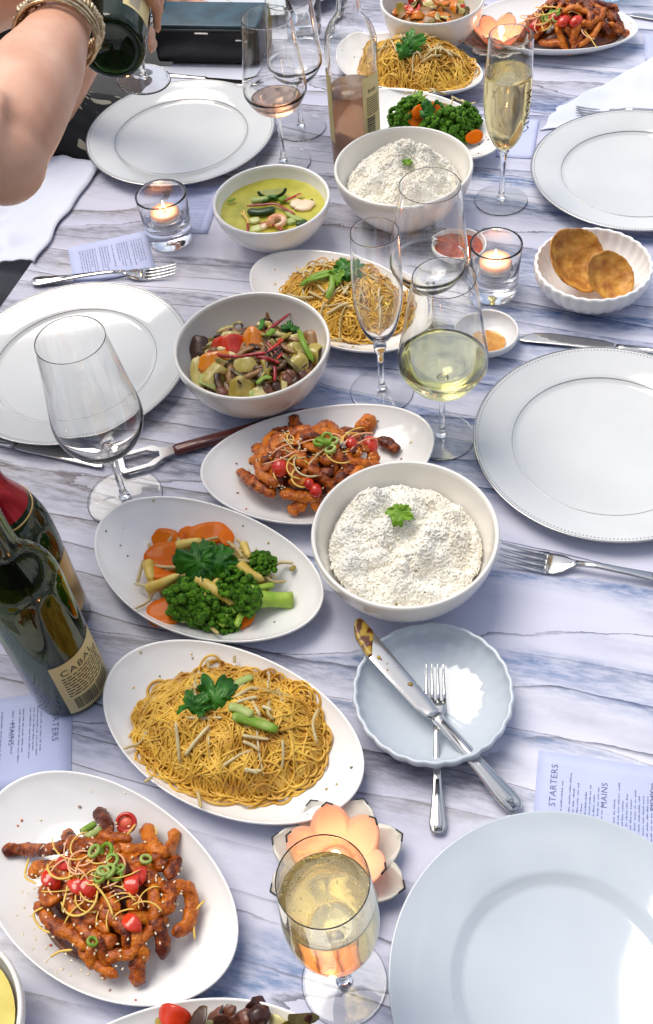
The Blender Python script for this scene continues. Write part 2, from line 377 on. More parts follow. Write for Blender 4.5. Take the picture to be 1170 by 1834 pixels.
def translucent(m, w, col):
    out = [n for n in m.node_tree.nodes if n.type == 'OUTPUT_MATERIAL'][0]; t = N(m, 'ShaderNodeBsdfTranslucent'); t.inputs[0].default_value = (*col, 1)
    mx = N(m, 'ShaderNodeMixShader'); mx.inputs[0].default_value = w; L(m, BS(m).outputs[0], mx.inputs[1]); L(m, t.outputs[0], mx.inputs[2]); L(m, mx.outputs[0], out.inputs[0])
translucent(M['petalin'], .35, (.98, .62, .42)); translucent(M['sprout'], .25, (.85, .75, .45))
translucent(M['herb'], .2, (.10, .40, .01)); translucent(M['limeherb'], .25, (.3, .6, .02)); translucent(M['onion'], .25, (.5, .7, .15))

# ------------------------------------------------------------------ setting: ground, table, cloth
g = MB(); g.add([(-60, -60, -.74), (60, -60, -.74), (60, 60, -.74), (-60, 60, -.74)], [(0, 1, 2, 3)])
go = g.build('ground', M['ground'], smooth=False); go['kind'] = 'structure'

fw = empty('reflection_wall', (0, -2.6, -.74)); tag(fw, 'unseen dark wall added behind the camera for glass and metal to reflect', 'added wall')  # out of frame, windows included; added only to give glass and metal dark reflections
m = MB(); m.box((0, -.15, 2.2), (9, .3, 4.4)); m.build('wall', M['ground'], fw, smooth=False)
for x_ in (-2.6, 0, 2.6):
    m = MB(); m.box((x_, .02, 1.35), (1.3, .05, 1.9)); wf = m.build('added_window', M['wood'], fw, smooth=False)
    m = MB(); m.box((x_, .048, 1.35), (1.16, .01, 1.76)); m.build('added_pane', M['leather'], wf, smooth=False)
U0_, U1_, V1_ = -1.30, 1.55, 1.12
tb = empty('dining_table', (TO.x, TO.y, -.74), TANG)
tag(tb, 'long dining table standing under the marble print cloth', 'table')
m = MB(); m.box((V1_/2, (U0_+U1_)/2, .74-.003-.0175), (V1_-.012, U1_-U0_-.012, .035)); m.build('tabletop', M['wood'], tb, smooth=False)
for sx in (.10, V1_-.10):
    for sy in (U0_+.15, U1_-.15):
        m = MB(); m.box((sx, sy, (.74-.0385)/2), (.07, .07, .74-.0385-.002)); m.build('leg', M['wood'], tb, smooth=False)

def cloth():
    # local: x across (TV), y along (TU)
    xs = np.concatenate([[-.004], np.linspace(0, V1_, 86), [V1_+.004]]); ys = np.linspace(U0_, U1_, 216)
    p0 = at(890, 1232); p1 = at(1185, 1362)
    def loc(p): d = Vector((p.x, p.y, 0))-TO; return np.array([d @ TV, d @ TU])
    a, b = loc(p0), loc(p1); ab = b-a; Lab = np.linalg.norm(ab); e = ab/Lab; nn_ = np.array([-e[1], e[0]])
    v = []; f = []
    for y in ys:
        for x in xs:
            q = np.array([x, y])-a; s = q @ e; t = q @ nn_
            w = min(1, max(0, (s+.02)/.08))*min(1, max(0, (Lab+.25-s)/.1))
            z = .012*w*(math.exp(-((t-.020)/.013)**2))
            z += .0040*w*math.exp(-((t-.075)/.02)**2)
            v.append((x, y, z))
    nx = len(xs)
    for j in range(len(ys)-1):
        for i in range(nx-1): f.append((j*nx+i, j*nx+i+1, (j+1)*nx+i+1, (j+1)*nx+i))
    # hanging drop all round, gently waved
    per = [(0, j) for j in range(len(ys))]
    def idx(i, j): return j*nx+i
    ring = [idx(0, j) for j in range(len(ys))]+[idx(i, len(ys)-1) for i in range(1, nx)]+[idx(nx-1, j) for j in range(len(ys)-2, -1, -1)]+[idx(i, 0) for i in range(nx-2, 0, -1)]
    prev = ring; c = np.array([V1_/2, (U0_+U1_)/2])
    for k, (dz, off) in enumerate(((.006, .0045), (.05, .006), (.12, .007), (.20, .008))):
        cur = []
        for q, r in enumerate(ring):
            x, y, z = v[r]
            ox = -1 if x <= 0 else (1 if x >= V1_ else 0); oy = -1 if y <= U0_+1e-6 else (1 if y >= U1_-1e-6 else 0)
            wv = (.012*sin(q*.45)+.006*sin(q*1.1))*max(0, k)/3
            cur.append(len(v)); v.append((x+ox*(off+max(0, wv)), y+oy*(off+max(0, wv)), -dz))
        for q in range(len(ring)):
            r = (q+1) % len(ring); f.append((prev[q], cur[q], cur[r], prev[r]))
        prev = cur
    mm = MB(); mm.add(v, f); o = mm.build('tablecloth', M['cloth'], fix=True)
    o.location = TO; o.rotation_euler = (0, 0, TANG)
    s = o.modifiers.new('thick', 'SOLIDIFY'); s.thickness = .0012; s.offset = -1
    tag(o, 'white tablecloth printed with blue and grey marble streaks', 'tablecloth')
cloth()

# ------------------------------------------------------------------ crockery
PLATS = []
def plat_s(p, x, y):
    cx, cy_, a, b, t, k, h = p; dx, dy = x-cx, y-cy_; u = (dx*cos(t)+dy*sin(t))/a; v = (-dx*sin(t)+dy*cos(t))/b
    return sqrt(u*u+(v/(1+k*max(-1, min(1, u))))**2)
def plat_z(p, x, y):
    s_ = plat_s(p, x, y); return float(np.interp(s_, [0, .55, .66, .80, .92, .975, 1.], [.0045, .005, .0075, .0145, .022, .0265, .0285]))
def ovalpt(a, b, k, th, s=1.): return a*cos(th)*s, b*(1+k*cos(th))*sin(th)*s
def platter(cx, cy_, a, b, t, k, label, h=.028, seg=96, mt='white'):
    PLATS.append((cx, cy_, a, b, t, k, h))
    prof = [(0, .004), (.35, .004), (.55, .0045), (.66, .007), (.80, .014), (.92, .0215), (.975, h-.002), (.99, h), (1.0, h-.001), (1.0, h-.003), (.97, h-.0065), (.88, .0135), (.74, .0055), (.62, .001), (.58, .0), (.54, .0), (.53, .0018), (0, .0018)]
    m = MB(); v = []; f = []; rows = []
    for (s, z) in prof:
        if s == 0: rows.append([len(v)]); v.append((0, 0, z)); continue
        r = []
        for i in range(seg):
            x, y = ovalpt(a, b, k, 2*pi*i/seg, s); r.append(len(v)); v.append((x, y, z))
        rows.append(r)
    for p, q in zip(rows, rows[1:]):
        for i in range(seg):
            j = (i+1) % seg
            if len(p) == 1: f.append((p[0], q[i], q[j]))
            elif len(q) == 1: f.append((p[i], q[0], p[j]))
            else: f.append((p[i], q[i], q[j], p[j]))
    m.add(v, f); o = m.build('oval_platter', M[mt], fix=True, loc=(cx, cy_, .0005), rot=(0, 0, t))
    return tag(o, label, 'platter', 'white oval serving platters')

def bowl(cx, cy_, R, h, label, base=.5, thick=.0042, mt='cream', name='serving_bowl', group='white food bowls', flute=0, famp=0, belly=1.7):
    prof = []
    n = 14; rb = R*base
    prof.append((0, thick+.003)); 
    for i in range(n+1):
        t = i/n; a = t**.9
        r = rb*.8+(R-thick-rb*.8)*(1-(1-a)**belly); z = thick+.003+(h-thick-.003-.001)*a**1.25
        prof.append((r, z))
    prof += [(R-thick*.5, h), (R-.0008, h-.0008), (R, h-.003)]
    for i in range(n, -1, -1):
        t = i/n; a = t**.9
        r = rb+(R-rb)*(1-(1-a)**belly); z = .006+(h-.006-.004)*a**1.25
        prof.append((r, z))
    prof += [(rb*.97, .004), (rb*.96, 0), (rb*.90, 0), (rb*.88, .002), (0, .002)]
    fn = None
    if flute:
        def fn(t, r, z):
            s = min(1, r/R); edge = 1
            return r*(1+famp*s*abs(cos(flute*t/2))*edge)
    m = MB(); m.lathe(prof, 144 if flute else 80, fn)
    o = m.build(name, M[mt], fix=True, loc=(cx, cy_, .0005))
    return tag(o, label, 'bowl', group)

def bead_mesh(R, n, r, z):
    m = MB()
    for i in range(n):
        t = 2*pi*i/n; m.sphere((R*cos(t), R*sin(t), z), r, 5, 3)
    return m
charger0 = None
def charger(cx, cy_, label):
    global charger0
    if charger0 is None:
        t = empty('charger_plate')
        prof = [(0, .0065), (.098, .0065), (.1025, .0075), (.106, .0105), (.112, .0125), (.130, .0160), (.1475, .0196), (.1492, .0200), (.150, .0192), (.1494, .0180), (.128, .0128), (.110, .0080), (.104, .0035), (.100, .001), (.099, 0), (.094, 0), (.093, .0022), (0, .0022)]
        m = MB(); m.lathe(prof, 128); m.build('plate_body', M['charger'], t, fix=True)
        m = MB(); m.lathe([(.1480, .01990), (.1494, .02035), (.1504, .0194), (.1500, .0188), (.1492, .0196)], 128, closed=True); m.build('silver_rim', M['silver'], t, fix=True)
        m = MB(); m.lathe([(.1052, .0100), (.1056, .0108), (.1061, .0110), (.1062, .0100)], 128, closed=True); m.build('silver_ring', M['silver'], t, fix=True)
        stuff(bead_mesh(.1450, 230, .00085, .0194).build('beaded_border', M['silver'], t))
        charger0 = t; o = t
    else: o = copy_tree(charger0)
    o.location = (cx, cy_, .0005)
    return tag(o, label, 'plate', 'silver rimmed charger plates')
charger(-.1579, 1.5392, 'empty silver rimmed plate in front of the black clutch')
charger(-.2982, 1.0348, 'empty silver rimmed plate under the leaning view of the empty wine glass')
charger(.3257, .7946, 'empty silver rimmed plate with beaded border above the right hand fork')
charger(.5000, 1.3001, 'empty silver rimmed plate beyond the fluted cracker bowl')
charger(.017, 2.034, 'empty silver rimmed plate at the far end behind the clutch')

# plain blue grey plate, front right
m = MB(); m.lathe([(0, .0065), (.078, .0065), (.083, .0078), (.089, .0130), (.094, .0150), (.120, .0190), (.139, .0240), (.1403, .0246), (.1410, .0240), (.1406, .0226), (.119, .0155), (.094, .0112), (.088, .0065), (.083, .001), (.080, 0), (.075, 0), (.074, .0024), (0, .0024)], 144)
tag(m.build('dinner_plate', M['bluegrey'], fix=True, loc=(.1451, .2267, .0005)), 'large plain pale blue grey plate overlapping the menu card', 'plate')
tag(m.build('side_plate', M['charger'], fix=True, loc=(.50, 1.98, .0005)), '', 'plate') if False else None

P = {}
P['chick1'] = platter(-.2319, .3489, .0811, .1361, .8518, .0659, 'oval platter of sauced crispy strips nearest the camera at the left')
P['noodle1'] = platter(-.1166, .4828, .0809, .1383, .9594, .0454, 'oval platter of noodles beside the green labelled wine bottle')
P['veg1'] = platter(-.1377, .6735, .0804, .1372, .9509, .1089, 'oval platter of broccoli and carrots left of the big rice bowl')
P['chick2'] = platter(-.0009, .8013, .0867, .1333, -1.4711, -.1763, 'oval platter of sauced strips touching the back of the big rice bowl')
P['noodle2'] = platter(.0467, 1.0845, .1362, .0825, -.7458, .10, 'oval platter of noodles behind the empty champagne flute')
P['noodle3'] = platter(.2139, 1.6484, .1373, .0823, -.6654, -.0977, 'oval platter of noodles right of the clear rose bottle')
P['veg2'] = platter(.2066, 1.4644, .1379, .0828, -.7161, -.14, 'oval platter of green vegetables behind the back rice bowl')
P['chick3'] = platter(.4764, 1.7180, .1366, .0900, -.4046, -.12, 'oval platter of dark glazed strips at the far right')
P['bottom'] = platter(-.1674, .1614, .137, .083, .0606, .0408, 'oval platter of seared beef cut off by the bottom edge')

bowl(.0755, .6485, .0945, .082, 'large white bowl of rice beside the blue grey side dish')
bowl(.1611, 1.2797, .0960, .082, 'white bowl of rice in front of the rose bottle')
bowl(-.0647, .9539, .0936, .082, 'white bowl of mushroom and pepper stir fry')
bowl(-.0248, 1.2621, .0816, .066, 'white bowl of green prawn curry', mt='white')
bowl(.2725, 1.7406, .0860, .082, 'white bowl of stir fry at the top edge by the lotus candle')
c_ = at(-120, 1835, .06); bowl(c_.x, c_.y, .0700, .060, 'white bowl of yellow curry cut off at the bottom left corner')
bowl(.3746, 1.0640, .0726, .050, 'fluted white bowl holding two golden crackers', mt='white', name='fluted_bowl', flute=30, famp=.03, belly=2.2, base=.55)
bowl(.0799, .4926, .0750, .035, 'shallow scalloped blue grey dish under the crossed knife and fork', mt='bluegrey', name='scalloped_dish', flute=26, famp=.022, belly=2.0, base=.6)
bowl(.2198, 1.165, .0370, .026, 'small round dish of red dip behind the right tealight', mt='white', name='dip_dish', belly=2.2, thick=.003, group='small dip dishes')
bowl(.2242, .9887, .0406, .026, 'small round dish of amber dip right of the white wine glass', mt='white', name='dip_dish', belly=2.2, thick=.003, group='small dip dishes')

def disc(name, cx, cy_, z, R, mt, parent=None, amp=.0006, seg=48, label=None, cat=None, loc=True):
    m = MB(); v = [(0, 0, 0)]; f = []; rings = 10
    for j in range(1, rings+1):
        for i in range(seg):
            t = 2*pi*i/seg; r = R*j/rings; v.append((r*cos(t), r*sin(t), amp*nz(r*cos(t), r*sin(t), 3, 70)+(.0008 if j == rings else 0)))
    for i in range(seg): f.append((0, 1+i, 1+(i+1) % seg))
    for j in range(rings-1):
        for i in range(seg):
            a = 1+j*seg; f.append((a+i, a+seg+i, a+seg+(i+1) % seg, a+(i+1) % seg))
    # underside
    last = len(v)
    for i in range(seg): v.append((R*.985*cos(2*pi*i/seg), R*.985*sin(2*pi*i/seg), -.0012))
    b = len(v); v.append((0, 0, -.003))
    for i in range(seg): f.append((b, last+(i+1) % seg, last+i))
    m.add(v, f); return m.build(name, M[mt], parent, loc=(cx, cy_, z))
tag(disc('red_dip', .2198, 1.165, .0185, .0315, 'redsauce'), 'dark red dip filling the small dish behind the tealight', 'dip')
d_ = tag(disc('amber_dip', .2262, .9840, .0105, .0215, 'satay'), 'small pool of amber dip in the dish by the white wine', 'dip')
c_ = at(-120, 1835, .06); tag(disc('yellow_curry', c_.x, c_.y, .046, .0600, 'yellowcurry'), 'yellow curry in the bowl at the bottom left corner', 'curry')

# ------------------------------------------------------------------ heaps of food
class Heap:
    """a mound: elliptical footprint, lumpy dome"""
    def __init__(s, px, py, a, b, ang, h, z0, seed=0, pw=1.0, lump=.12):
        s.c = at(px, py, z0+.0); s.a, s.b, s.ang, s.h, s.z0, s.seed, s.pw, s.lump = a, b, ang, h, z0, seed, pw, lump
        s.ca, s.sa = cos(ang), sin(ang)
        s.pl = None
        near = [p for p in PLATS if plat_s(p, s.c.x, s.c.y) < .75]
        if near: s.pl = near[0]
    def uv(s, x, y):
        dx, dy = x-s.c.x, y-s.c.y
        return (dx*s.ca+dy*s.sa)/s.a, (-dx*s.sa+dy*s.ca)/s.b
    def xy(s, u, v):
        x, y = u*s.a, v*s.b; return s.c.x+x*s.ca-y*s.sa, s.c.y+x*s.sa+y*s.ca
    def z(s, x, y):
        u, v = s.uv(x, y); r2 = u*u+v*v
        d = max(0., 1-r2)**(.75*s.pw)
        z = s.z0+s.h*d*(1+s.lump*3*nz(x, y, s.seed, 28)*.6+s.lump*nz(x, y, s.seed+5, 70))
        return max(z, plat_z(s.pl, x, y)+.0012) if s.pl else z
    def on(s, px, py, dz=0.):
        z = s.z0+s.h*.5
        for _ in range(6):
            w = at(px, py, z); z = .5*z+.5*(s.z(w.x, w.y)+dz)
        w = at(px, py, z); return np.array([w.x, w.y, z])
    def body(s, name, mt, parent, inset=.93, sink=.004, nr=14, seg=56, extra=0):
        m = MB(); v = []; f = []
        x, y = s.xy(0, 0); v.append((x, y, s.z(x, y)-sink))
        for j in range(1, nr+1):
            for i in range(seg):
                t = 2*pi*i/seg; q = j/nr*inset; x, y = s.xy(q*cos(t), q*sin(t))
                while s.pl and plat_s(s.pl, x, y) > .84: q *= .97; x, y = s.xy(q*cos(t), q*sin(t))
                v.append((x, y, max((plat_z(s.pl, x, y)-.001) if s.pl else s.z0-.004, s.z(x, y)-sink+extra*nz(x, y, 9, 160))))
        for i in range(seg): f.append((0, 1+i, 1+(i+1) % seg))
        for j in range(nr-1):
            for i in range(seg):
                a = 1+j*seg; f.append((a+i, a+seg+i, a+seg+(i+1) % seg, a+(i+1) % seg))
        b = len(v); x, y = s.xy(0, 0); v.append((x, y, s.z0-.006)); last = 1+(nr-1)*seg
        for i in range(seg): f.append((b, last+(i+1) % seg, last+i))
        m.add(np.array(v)-np.array(parent.location if parent else (0, 0, 0)), f)
        return m.build(name, M[mt], parent)

def local(o, pts): return np.asarray(pts, float)-np.array(o.location)

def food(name, heap, label, cat):
    t = empty(name, (heap.c.x, heap.c.y, heap.z0)); return tag(t, label, cat)

def strip(t, pts, r, mt='chicken', name='crispy_strip', seed=None, n=14, seg=34, rough=.50, flat=.72, taper=.72):
    """lumpy curved strip following pts (world)"""
    sd_ = seed if seed is not None else rnd.random()*100
    q0 = [np.array(a_, float) for a_ in pts]; ln_ = sum(np.linalg.norm(b_-a_) for a_, b_ in zip(q0, q0[1:])); seg = int(max(9, min(seg, ln_/.0022)))
    p = spline(pts, seg); rr = []
    for i in range(seg):
        q = i/(seg-1); e = min(1, min(q, 1-q)*seg/2.2); rr.append(r*(1+.25*noise.noise(Vector((q*4, sd_, 0))))*(taper+(1-taper)*sin(pi*min(1, max(0, .15+q*.7))))*max(.25, sqrt(e)))
    v, f = tube_geo(p, rr, n, True, flat)
    c = np.repeat(p, n, axis=0); d = v-c
    k = np.array([1+rough*.34*noise.noise(Vector(((x[0])*110+sd_, x[1]*110, x[2]*110)))+rough*.42*noise.noise(Vector((x[0]*300, x[1]*300+sd_, x[2]*300)))+rough*.36*noise.noise(Vector((x[0]*700, x[1]*700+sd_, x[2]*700))) for x in v])
    v = c+d*k[:, None]
    m = MB(); m.add(v-np.array(t.location), f); return m.build(name, M[mt], t)

def rod(t, pts, r, mt, name, n=6, seg=12, flat=1., ends=.5):
    p = spline(pts, seg); rr = [r*(1 if 0 < i < seg-1 else ends) for i in range(seg)]
    m = MB(); v, f = tube_geo(p, rr, n, True, flat); m.add(v-np.array(t.location), f); return m.build(name, M[mt], t)

def frame(nrm, spin=0):
    n_ = Vector(nrm).normalized(); q = n_.to_track_quat('Z', 'Y').to_matrix() @ Matrix.Rotation(spin, 3, 'Z')
    return np.array(q)

def slab(t, c, R, mt, name, rx, ry, th, bend=0., sq=1.0, seg=24, wob=.05):
    """rounded slab (disc or squircle) with bevelled edge and optional bend, centred c with axes R"""
    v = []; f = []; sd_ = rnd.random()*50
    prof = [(0, .5), (.5, .5), (.86, .48), (.97, .3), (1., 0), (.97, -.3), (.86, -.48), (.5, -.5), (0, -.5)]
    rows = []
    for (s_, z) in prof:
        if s_ == 0: rows.append([len(v)]); v.append([0, 0, z*th]); continue
        r = []
        for i in range(seg):
            a = 2*pi*i/seg; ca, sa = cos(a), sin(a)
            k = (abs(ca)**(2/sq)+abs(sa)**(2/sq))**(-sq/2) if sq != 1 else 1
            k *= 1+wob*noise.noise(Vector((ca*1.5, sa*1.5, sd_)))
            x, y = rx*k*ca*s_, ry*k*sa*s_
            r.append(len(v)); v.append([x, y, z*th])
        rows.append(r)
    for p, q in zip(rows, rows[1:]):
        for i in range(seg):
            j = (i+1) % seg
            if len(p) == 1: f.append((p[0], q[i], q[j]))
            elif len(q) == 1: f.append((p[i], q[0], p[j]))
            else: f.append((p[i], q[i], q[j], p[j]))
    v = np.array(v)
    if bend: v[:, 2] += -bend*(v[:, 0]**2)/max(rx, 1e-4)
    v = v @ np.asarray(R).T+np.array(c)-np.array(t.location)
    m = MB(); m.add(v, f); return m.build(name, M[mt], t)

def leaf(t, c, R, size, mt='herb', name='coriander_leaf', lobes=3, curl=.25, stemdir=None, cut=.26):
    """lobed coriander leaf, rippled"""
    v = []; f = []; nr = 9; seg = 108; sd_ = rnd.random()*60
    v.append([0, 0, 0])
    cen = [0, 1.28, -1.28, 2.25, -2.25] if lobes >= 3 else [0, 1.5, -1.5]
    wid = [.74, .70, .70, .60, .60]; ln_ = [1.0, .90, .88, .70, .68]
    for j in range(1, nr+1):
        for i in range(seg):
            a = 2*pi*i/seg; s_ = j/nr; aa = (a+pi) % (2*pi)-pi
            lob = .56+.05*sin(3*a+sd_); zc = 0
            for q_, w_, l_ in zip(cen, wid, ln_):
                e_ = (aa-q_+pi) % (2*pi)-pi
                k_ = l_*max(0, 1-(abs(e_)/w_)**2.6)**.45*(1 if abs(e_) < w_ else 0)
                if k_ > lob: lob = k_; zc = abs(e_)/w_
            tooth = .22*abs(sin(7.5*a+1.6*sin(2*a+sd_)))**.8+.16*noise.noise(Vector((cos(a)*3, sin(a)*3+sd_, 0)))
            r = size*lob*(1-.12*s_**2+tooth*s_**5)*s_
            x, y = r*cos(a), r*sin(a)
            z = -curl*r*r/size*.8+size*.55*s_*noise.noise(Vector((cos(a)*1.1*s_, sin(a)*1.1*s_, sd_)))+size*.22*s_*noise.noise(Vector((cos(a)*3*s_, sin(a)*3*s_, sd_+4)))+size*.06*s_*s_*zc+size*.02*sin(a*15+sd_)*s_
            v.append([x, y, z])
    for i in range(seg): f.append((0, 1+i, 1+(i+1) % seg))
    for j in range(nr-1):
        for i in range(seg):
            a = 1+j*seg; f.append((a+i, a+seg+i, a+seg+(i+1) % seg, a+(i+1) % seg))
    v = np.array(v) @ np.asarray(R).T+np.array(c)-np.array(t.location)
    m = MB(); m.add(v, f); o = m.build(name, M[mt], t)
    s = o.modifiers.new('thick', 'SOLIDIFY'); s.thickness = .0004
    return o

def broccoli(t, c, direction, R, stem_len, nb=80):
    """crown of beads on a dome plus pale branching stalk; direction = crown outward direction"""
    c = np.array(c); d = np.array(Vector(direction).normalized()); Q = frame(d)
    m = MB()
    m.sphere(c-np.array(t.location)-d*R*.12, (R*.80, R*.80, R*.66), 10, 6, Q)
    for i in range(nb):
        z = rnd.uniform(-.15, 1); a = i*2.39996; r = sqrt(max(0, 1-z*z))
        lump = 1+.42*noise.noise(Vector((r*cos(a)*2.2, r*sin(a)*2.2, z*2.2+c[0]*90)))
        p = Q @ np.array([r*cos(a)*R*.92*lump, r*sin(a)*R*.92*lump, z*R*.74*lump])
        b = R*rnd.uniform(.14, .24); m.sphere(c+p-np.array(t.location), (b, b*rnd.uniform(.7, 1.2), b*.9), 8, 6)
    o = m.build('broccoli_floret', M['brocc'], t)
    s = MB(); base = c-d*(stem_len+R*.25)-np.array(t.location); mid = c-d*R*.25-np.array(t.location)
    s.tube(spline([base, (base+mid)/2, mid], 6), [R*.46, R*.40, R*.38, R*.40, R*.46, R*.55], 9)
    for k in range(7):
        a = k*2*pi/7; e = c+Q @ np.array([cos(a)*R*.72, sin(a)*R*.72, R*.05])-np.array(t.location)
        st = base+(mid-base)*.55
        s.tube(spline([st, st*.35+e*.65+0*e, e], 5), [R*.19, R*.18, R*.17, R*.17, R*.16], 6)
    s.build('stalk', M['stem'], o)
    return o

def ring_slice(t, c, R, r_out, th, mt, name, inner=.5, n=18):
    """a thin-walled ring slice of onion or chilli"""
    m = MB(); ri = r_out*inner
    m.lathe([(ri, th/2), (r_out*.93, th/2), (r_out, th*.2), (r_out, -th*.2), (r_out*.93, -th/2), (ri, -th/2)], n, closed=True)
    v = np.concatenate(m.v) @ np.asarray(R).T+np.array(c)-np.array(t.location); m.v = [v]
    return m.build(name, M[mt], t, fix=True)

def seeds(t, heap, n, umax=.75, r=.0011):
    m = MB()
    for _ in range(n):
        a = rnd.uniform(0, 2*pi); q = sqrt(rnd.random())*umax; x, y = heap.xy(q*cos(a), q*sin(a)); z = heap.z(x, y)+rnd.uniform(.006, .010)
        m.sphere((x-t.location.x, y-t.location.y, z-t.location.z), (r*1.5, r*.9, r*.7), 5, 4, frame((rnd.uniform(-.5, .5), rnd.uniform(-.5, .5), 1), rnd.uniform(0, 3)))
    return stuff(m.build('sesame_seeds', M['seed'], t))

def shreds(t, heap, pxs, n, mts=('shred', 'pinkshred'), spread=.35, r=.0007, length=.035, dz=.012):
    for k in range(n):
        if pxs: px, py = rnd.choice(pxs); c = heap.on(px+rnd.uniform(-12, 12), py+rnd.uniform(-12, 12), dz)
        else:
            a = rnd.uniform(0, 2*pi); q = sqrt(rnd.random())*spread; x, y = heap.xy(q*cos(a), q*sin(a)); c = np.array([x, y, heap.z(x, y)+dz])
        a = rnd.uniform(0, 2*pi); cur = rnd.uniform(-90, 90); pts = []; p = c.copy()
        st = length*rnd.uniform(.6, 1.2)/6
        for i in range(7):
            pts.append(p.copy()); p = p+np.array([cos(a), sin(a), 0])*st; a += cur*st; p[2] = max(heap.z(p[0], p[1])+dz*.55, p[2]-.0012)
        rod(t, pts, r*rnd.uniform(.7, 1.2), rnd.choice(mts), 'shred', 5, 12)

def rand_strips(t, heap, n, length, r, mt='chicken', name='crispy_strip', lift=.006, umax=.95, curv=28):
    for k in range(n):
        a = rnd.uniform(0, 2*pi); q = sqrt(rnd.random())*umax; x, y = heap.xy(q*cos(a), q*sin(a))
        h = rnd.uniform(0, 2*pi); cu = rnd.uniform(-curv, curv); Lh = length*rnd.uniform(.6, 1.2); pts = []
        h0 = h-cu*Lh/2; x -= cos(h)*Lh/2; y -= sin(h)*Lh/2; dl = rnd.uniform(-.3, 1)*lift; tl = rnd.uniform(-.25, .25)
        for i in range(5):
            pts.append((x, y, heap.z(x, y)+dl+tl*(i-2)*Lh/4+r*.5)); x += cos(h0)*Lh/4; y += sin(h0)*Lh/4; h0 += cu*Lh/4
        strip(t, pts, r*rnd.uniform(.8, 1.15), mt, name)

def s_out(heap, x, y): return heap.pl is not None and plat_s(heap.pl, x, y) > .86
def noodles(t, heap, n, r=.00105, seed=1, depth=.006):
    R_ = random.Random(seed); m = MB()
    for k in range(n):
        a = R_.uniform(0, 2*pi); q = sqrt(R_.random())*.97; u, v = q*cos(a), q*sin(a)
        x, y = heap.xy(u, v); h = R_.uniform(0, 2*pi); cu = R_.uniform(-30, 30)
        while s_out(heap, x, y): u *= .93; v *= .93; x, y = heap.xy(u, v)
        dz = R_.uniform(-depth*.6, depth); st = .0042; pts = []
        nst = R_.randint(14, 40); tr = R_.uniform(-.9, .9)
        for i in range(nst):
            uu, vv = heap.uv(x, y); rr = uu*uu+vv*vv
            zz = heap.z(x, y)+dz+.0012*sin(i*.5+k)
            pts.append((x, y, max(zz, (plat_z(heap.pl, x, y)+.0012) if heap.pl else heap.z0+.0005)))
            cu += R_.uniform(-16, 16); cu = max(-110, min(110, cu))*.97
            h += cu*st
            if s_out(heap, x, y): rr = max(rr, 1.05)
            if rr > .93:   # steer back to the centre
                tx, ty = heap.c.x-x, heap.c.y-y; want = math.atan2(ty, tx); dlt = (want-h+pi) % (2*pi)-pi; h += max(-.5, min(.5, dlt))*(1 if rr > 1 else .55)
            x += cos(h)*st; y += sin(h)*st
        p = spline(pts, int(nst*1.3)); m.add(*((lambda vf: (vf[0]-np.array(t.location), vf[1]))(tube_geo(p, r*R_.uniform(.8, 1.3), 5))))
    return stuff(m.build('noodles', M['noodle'], t))

def sprouts_rand(t, heap, n, umax=.75, dz=.007, length=.032):
    for k in range(n):
        a = rnd.uniform(0, 2*pi); q = sqrt(rnd.random())*umax; x, y = heap.xy(q*cos(a), q*sin(a)); sprout(t, heap, x, y, rnd.uniform(0, 2*pi), length*rnd.uniform(.7, 1.2), dz)
def sprout(t, heap, x, y, h, ln, dz=.007):
    pts = []; cu = rnd.uniform(-25, 25)
    for i in range(5): pts.append((x, y, heap.z(x, y)+dz)); x += cos(h)*ln/4; y += sin(h)*ln/4; h += cu*ln/4
    return rod(t, pts, .0014*rnd.uniform(.8, 1.2), 'sprout', 'bean_sprout', 6, 10, ends=.35)

# a zoomed-picture coordinate helper: (X,Y) inside an enlarged crop -> photograph pixels
def Z(ox, oy, s): return lambda X, Y: (ox+X/s, oy+Y/s)

# ---- nearest platter of crispy strips
H = Heap(190, 1622, .086, .080, -.3, .040, .010, 1)
T = food('crispy_strips', H, 'heap of orange glazed crispy strips with sesame on the nearest platter', 'fried strips')
H.body('glaze_mound', 'sauce', T, .62, .016)
z_ = Z(0, 1430, 3.08)
for S in [[(10, 285), (120, 282), (250, 285), (370, 265)], [(160, 430), (220, 385), (300, 420)], [(360, 180), (400, 250), (470, 290)], [(540, 65), (580, 130), (600, 225)], [(700, 190), (680, 260), (750, 300)],
          [(805, 140), (835, 250), (900, 300), (950, 250), (965, 165)], [(985, 315), (950, 380), (935, 450)], [(930, 470), (1035, 500), (1060, 600), (1030, 700), (950, 750)], [(830, 390), (820, 490)], [(900, 460), (940, 540), (890, 650)],
          [(245, 470), (265, 560), (340, 540)], [(370, 460), (420, 620), (550, 690)], [(230, 610), (290, 690), (390, 745), (500, 830)], [(490, 800), (510, 870), (500, 945)], [(540, 850), (620, 865), (700, 850)],
          [(730, 870), (765, 950), (750, 1040)], [(480, 570), (600, 640), (720, 740)], [(740, 680), (760, 800), (810, 900)], [(830, 650), (890, 760), (900, 890)], [(560, 540), (660, 620)], [(640, 420), (720, 400), (850, 370)],
          [(460, 210), (560, 260), (650, 250)], [(380, 300), (460, 350), (540, 340)], [(850, 560), (870, 660)], [(600, 330), (700, 350), (800, 330)], [(450, 420), (560, 470), (660, 460)], [(700, 560), (790, 600)], [(400, 640), (520, 770), (650, 790)], [(860, 320), (900, 400)]]:
    strip(T, [H.on(*z_(*q), .004) for q in S], .0066 if len(S) > 2 else .0070)
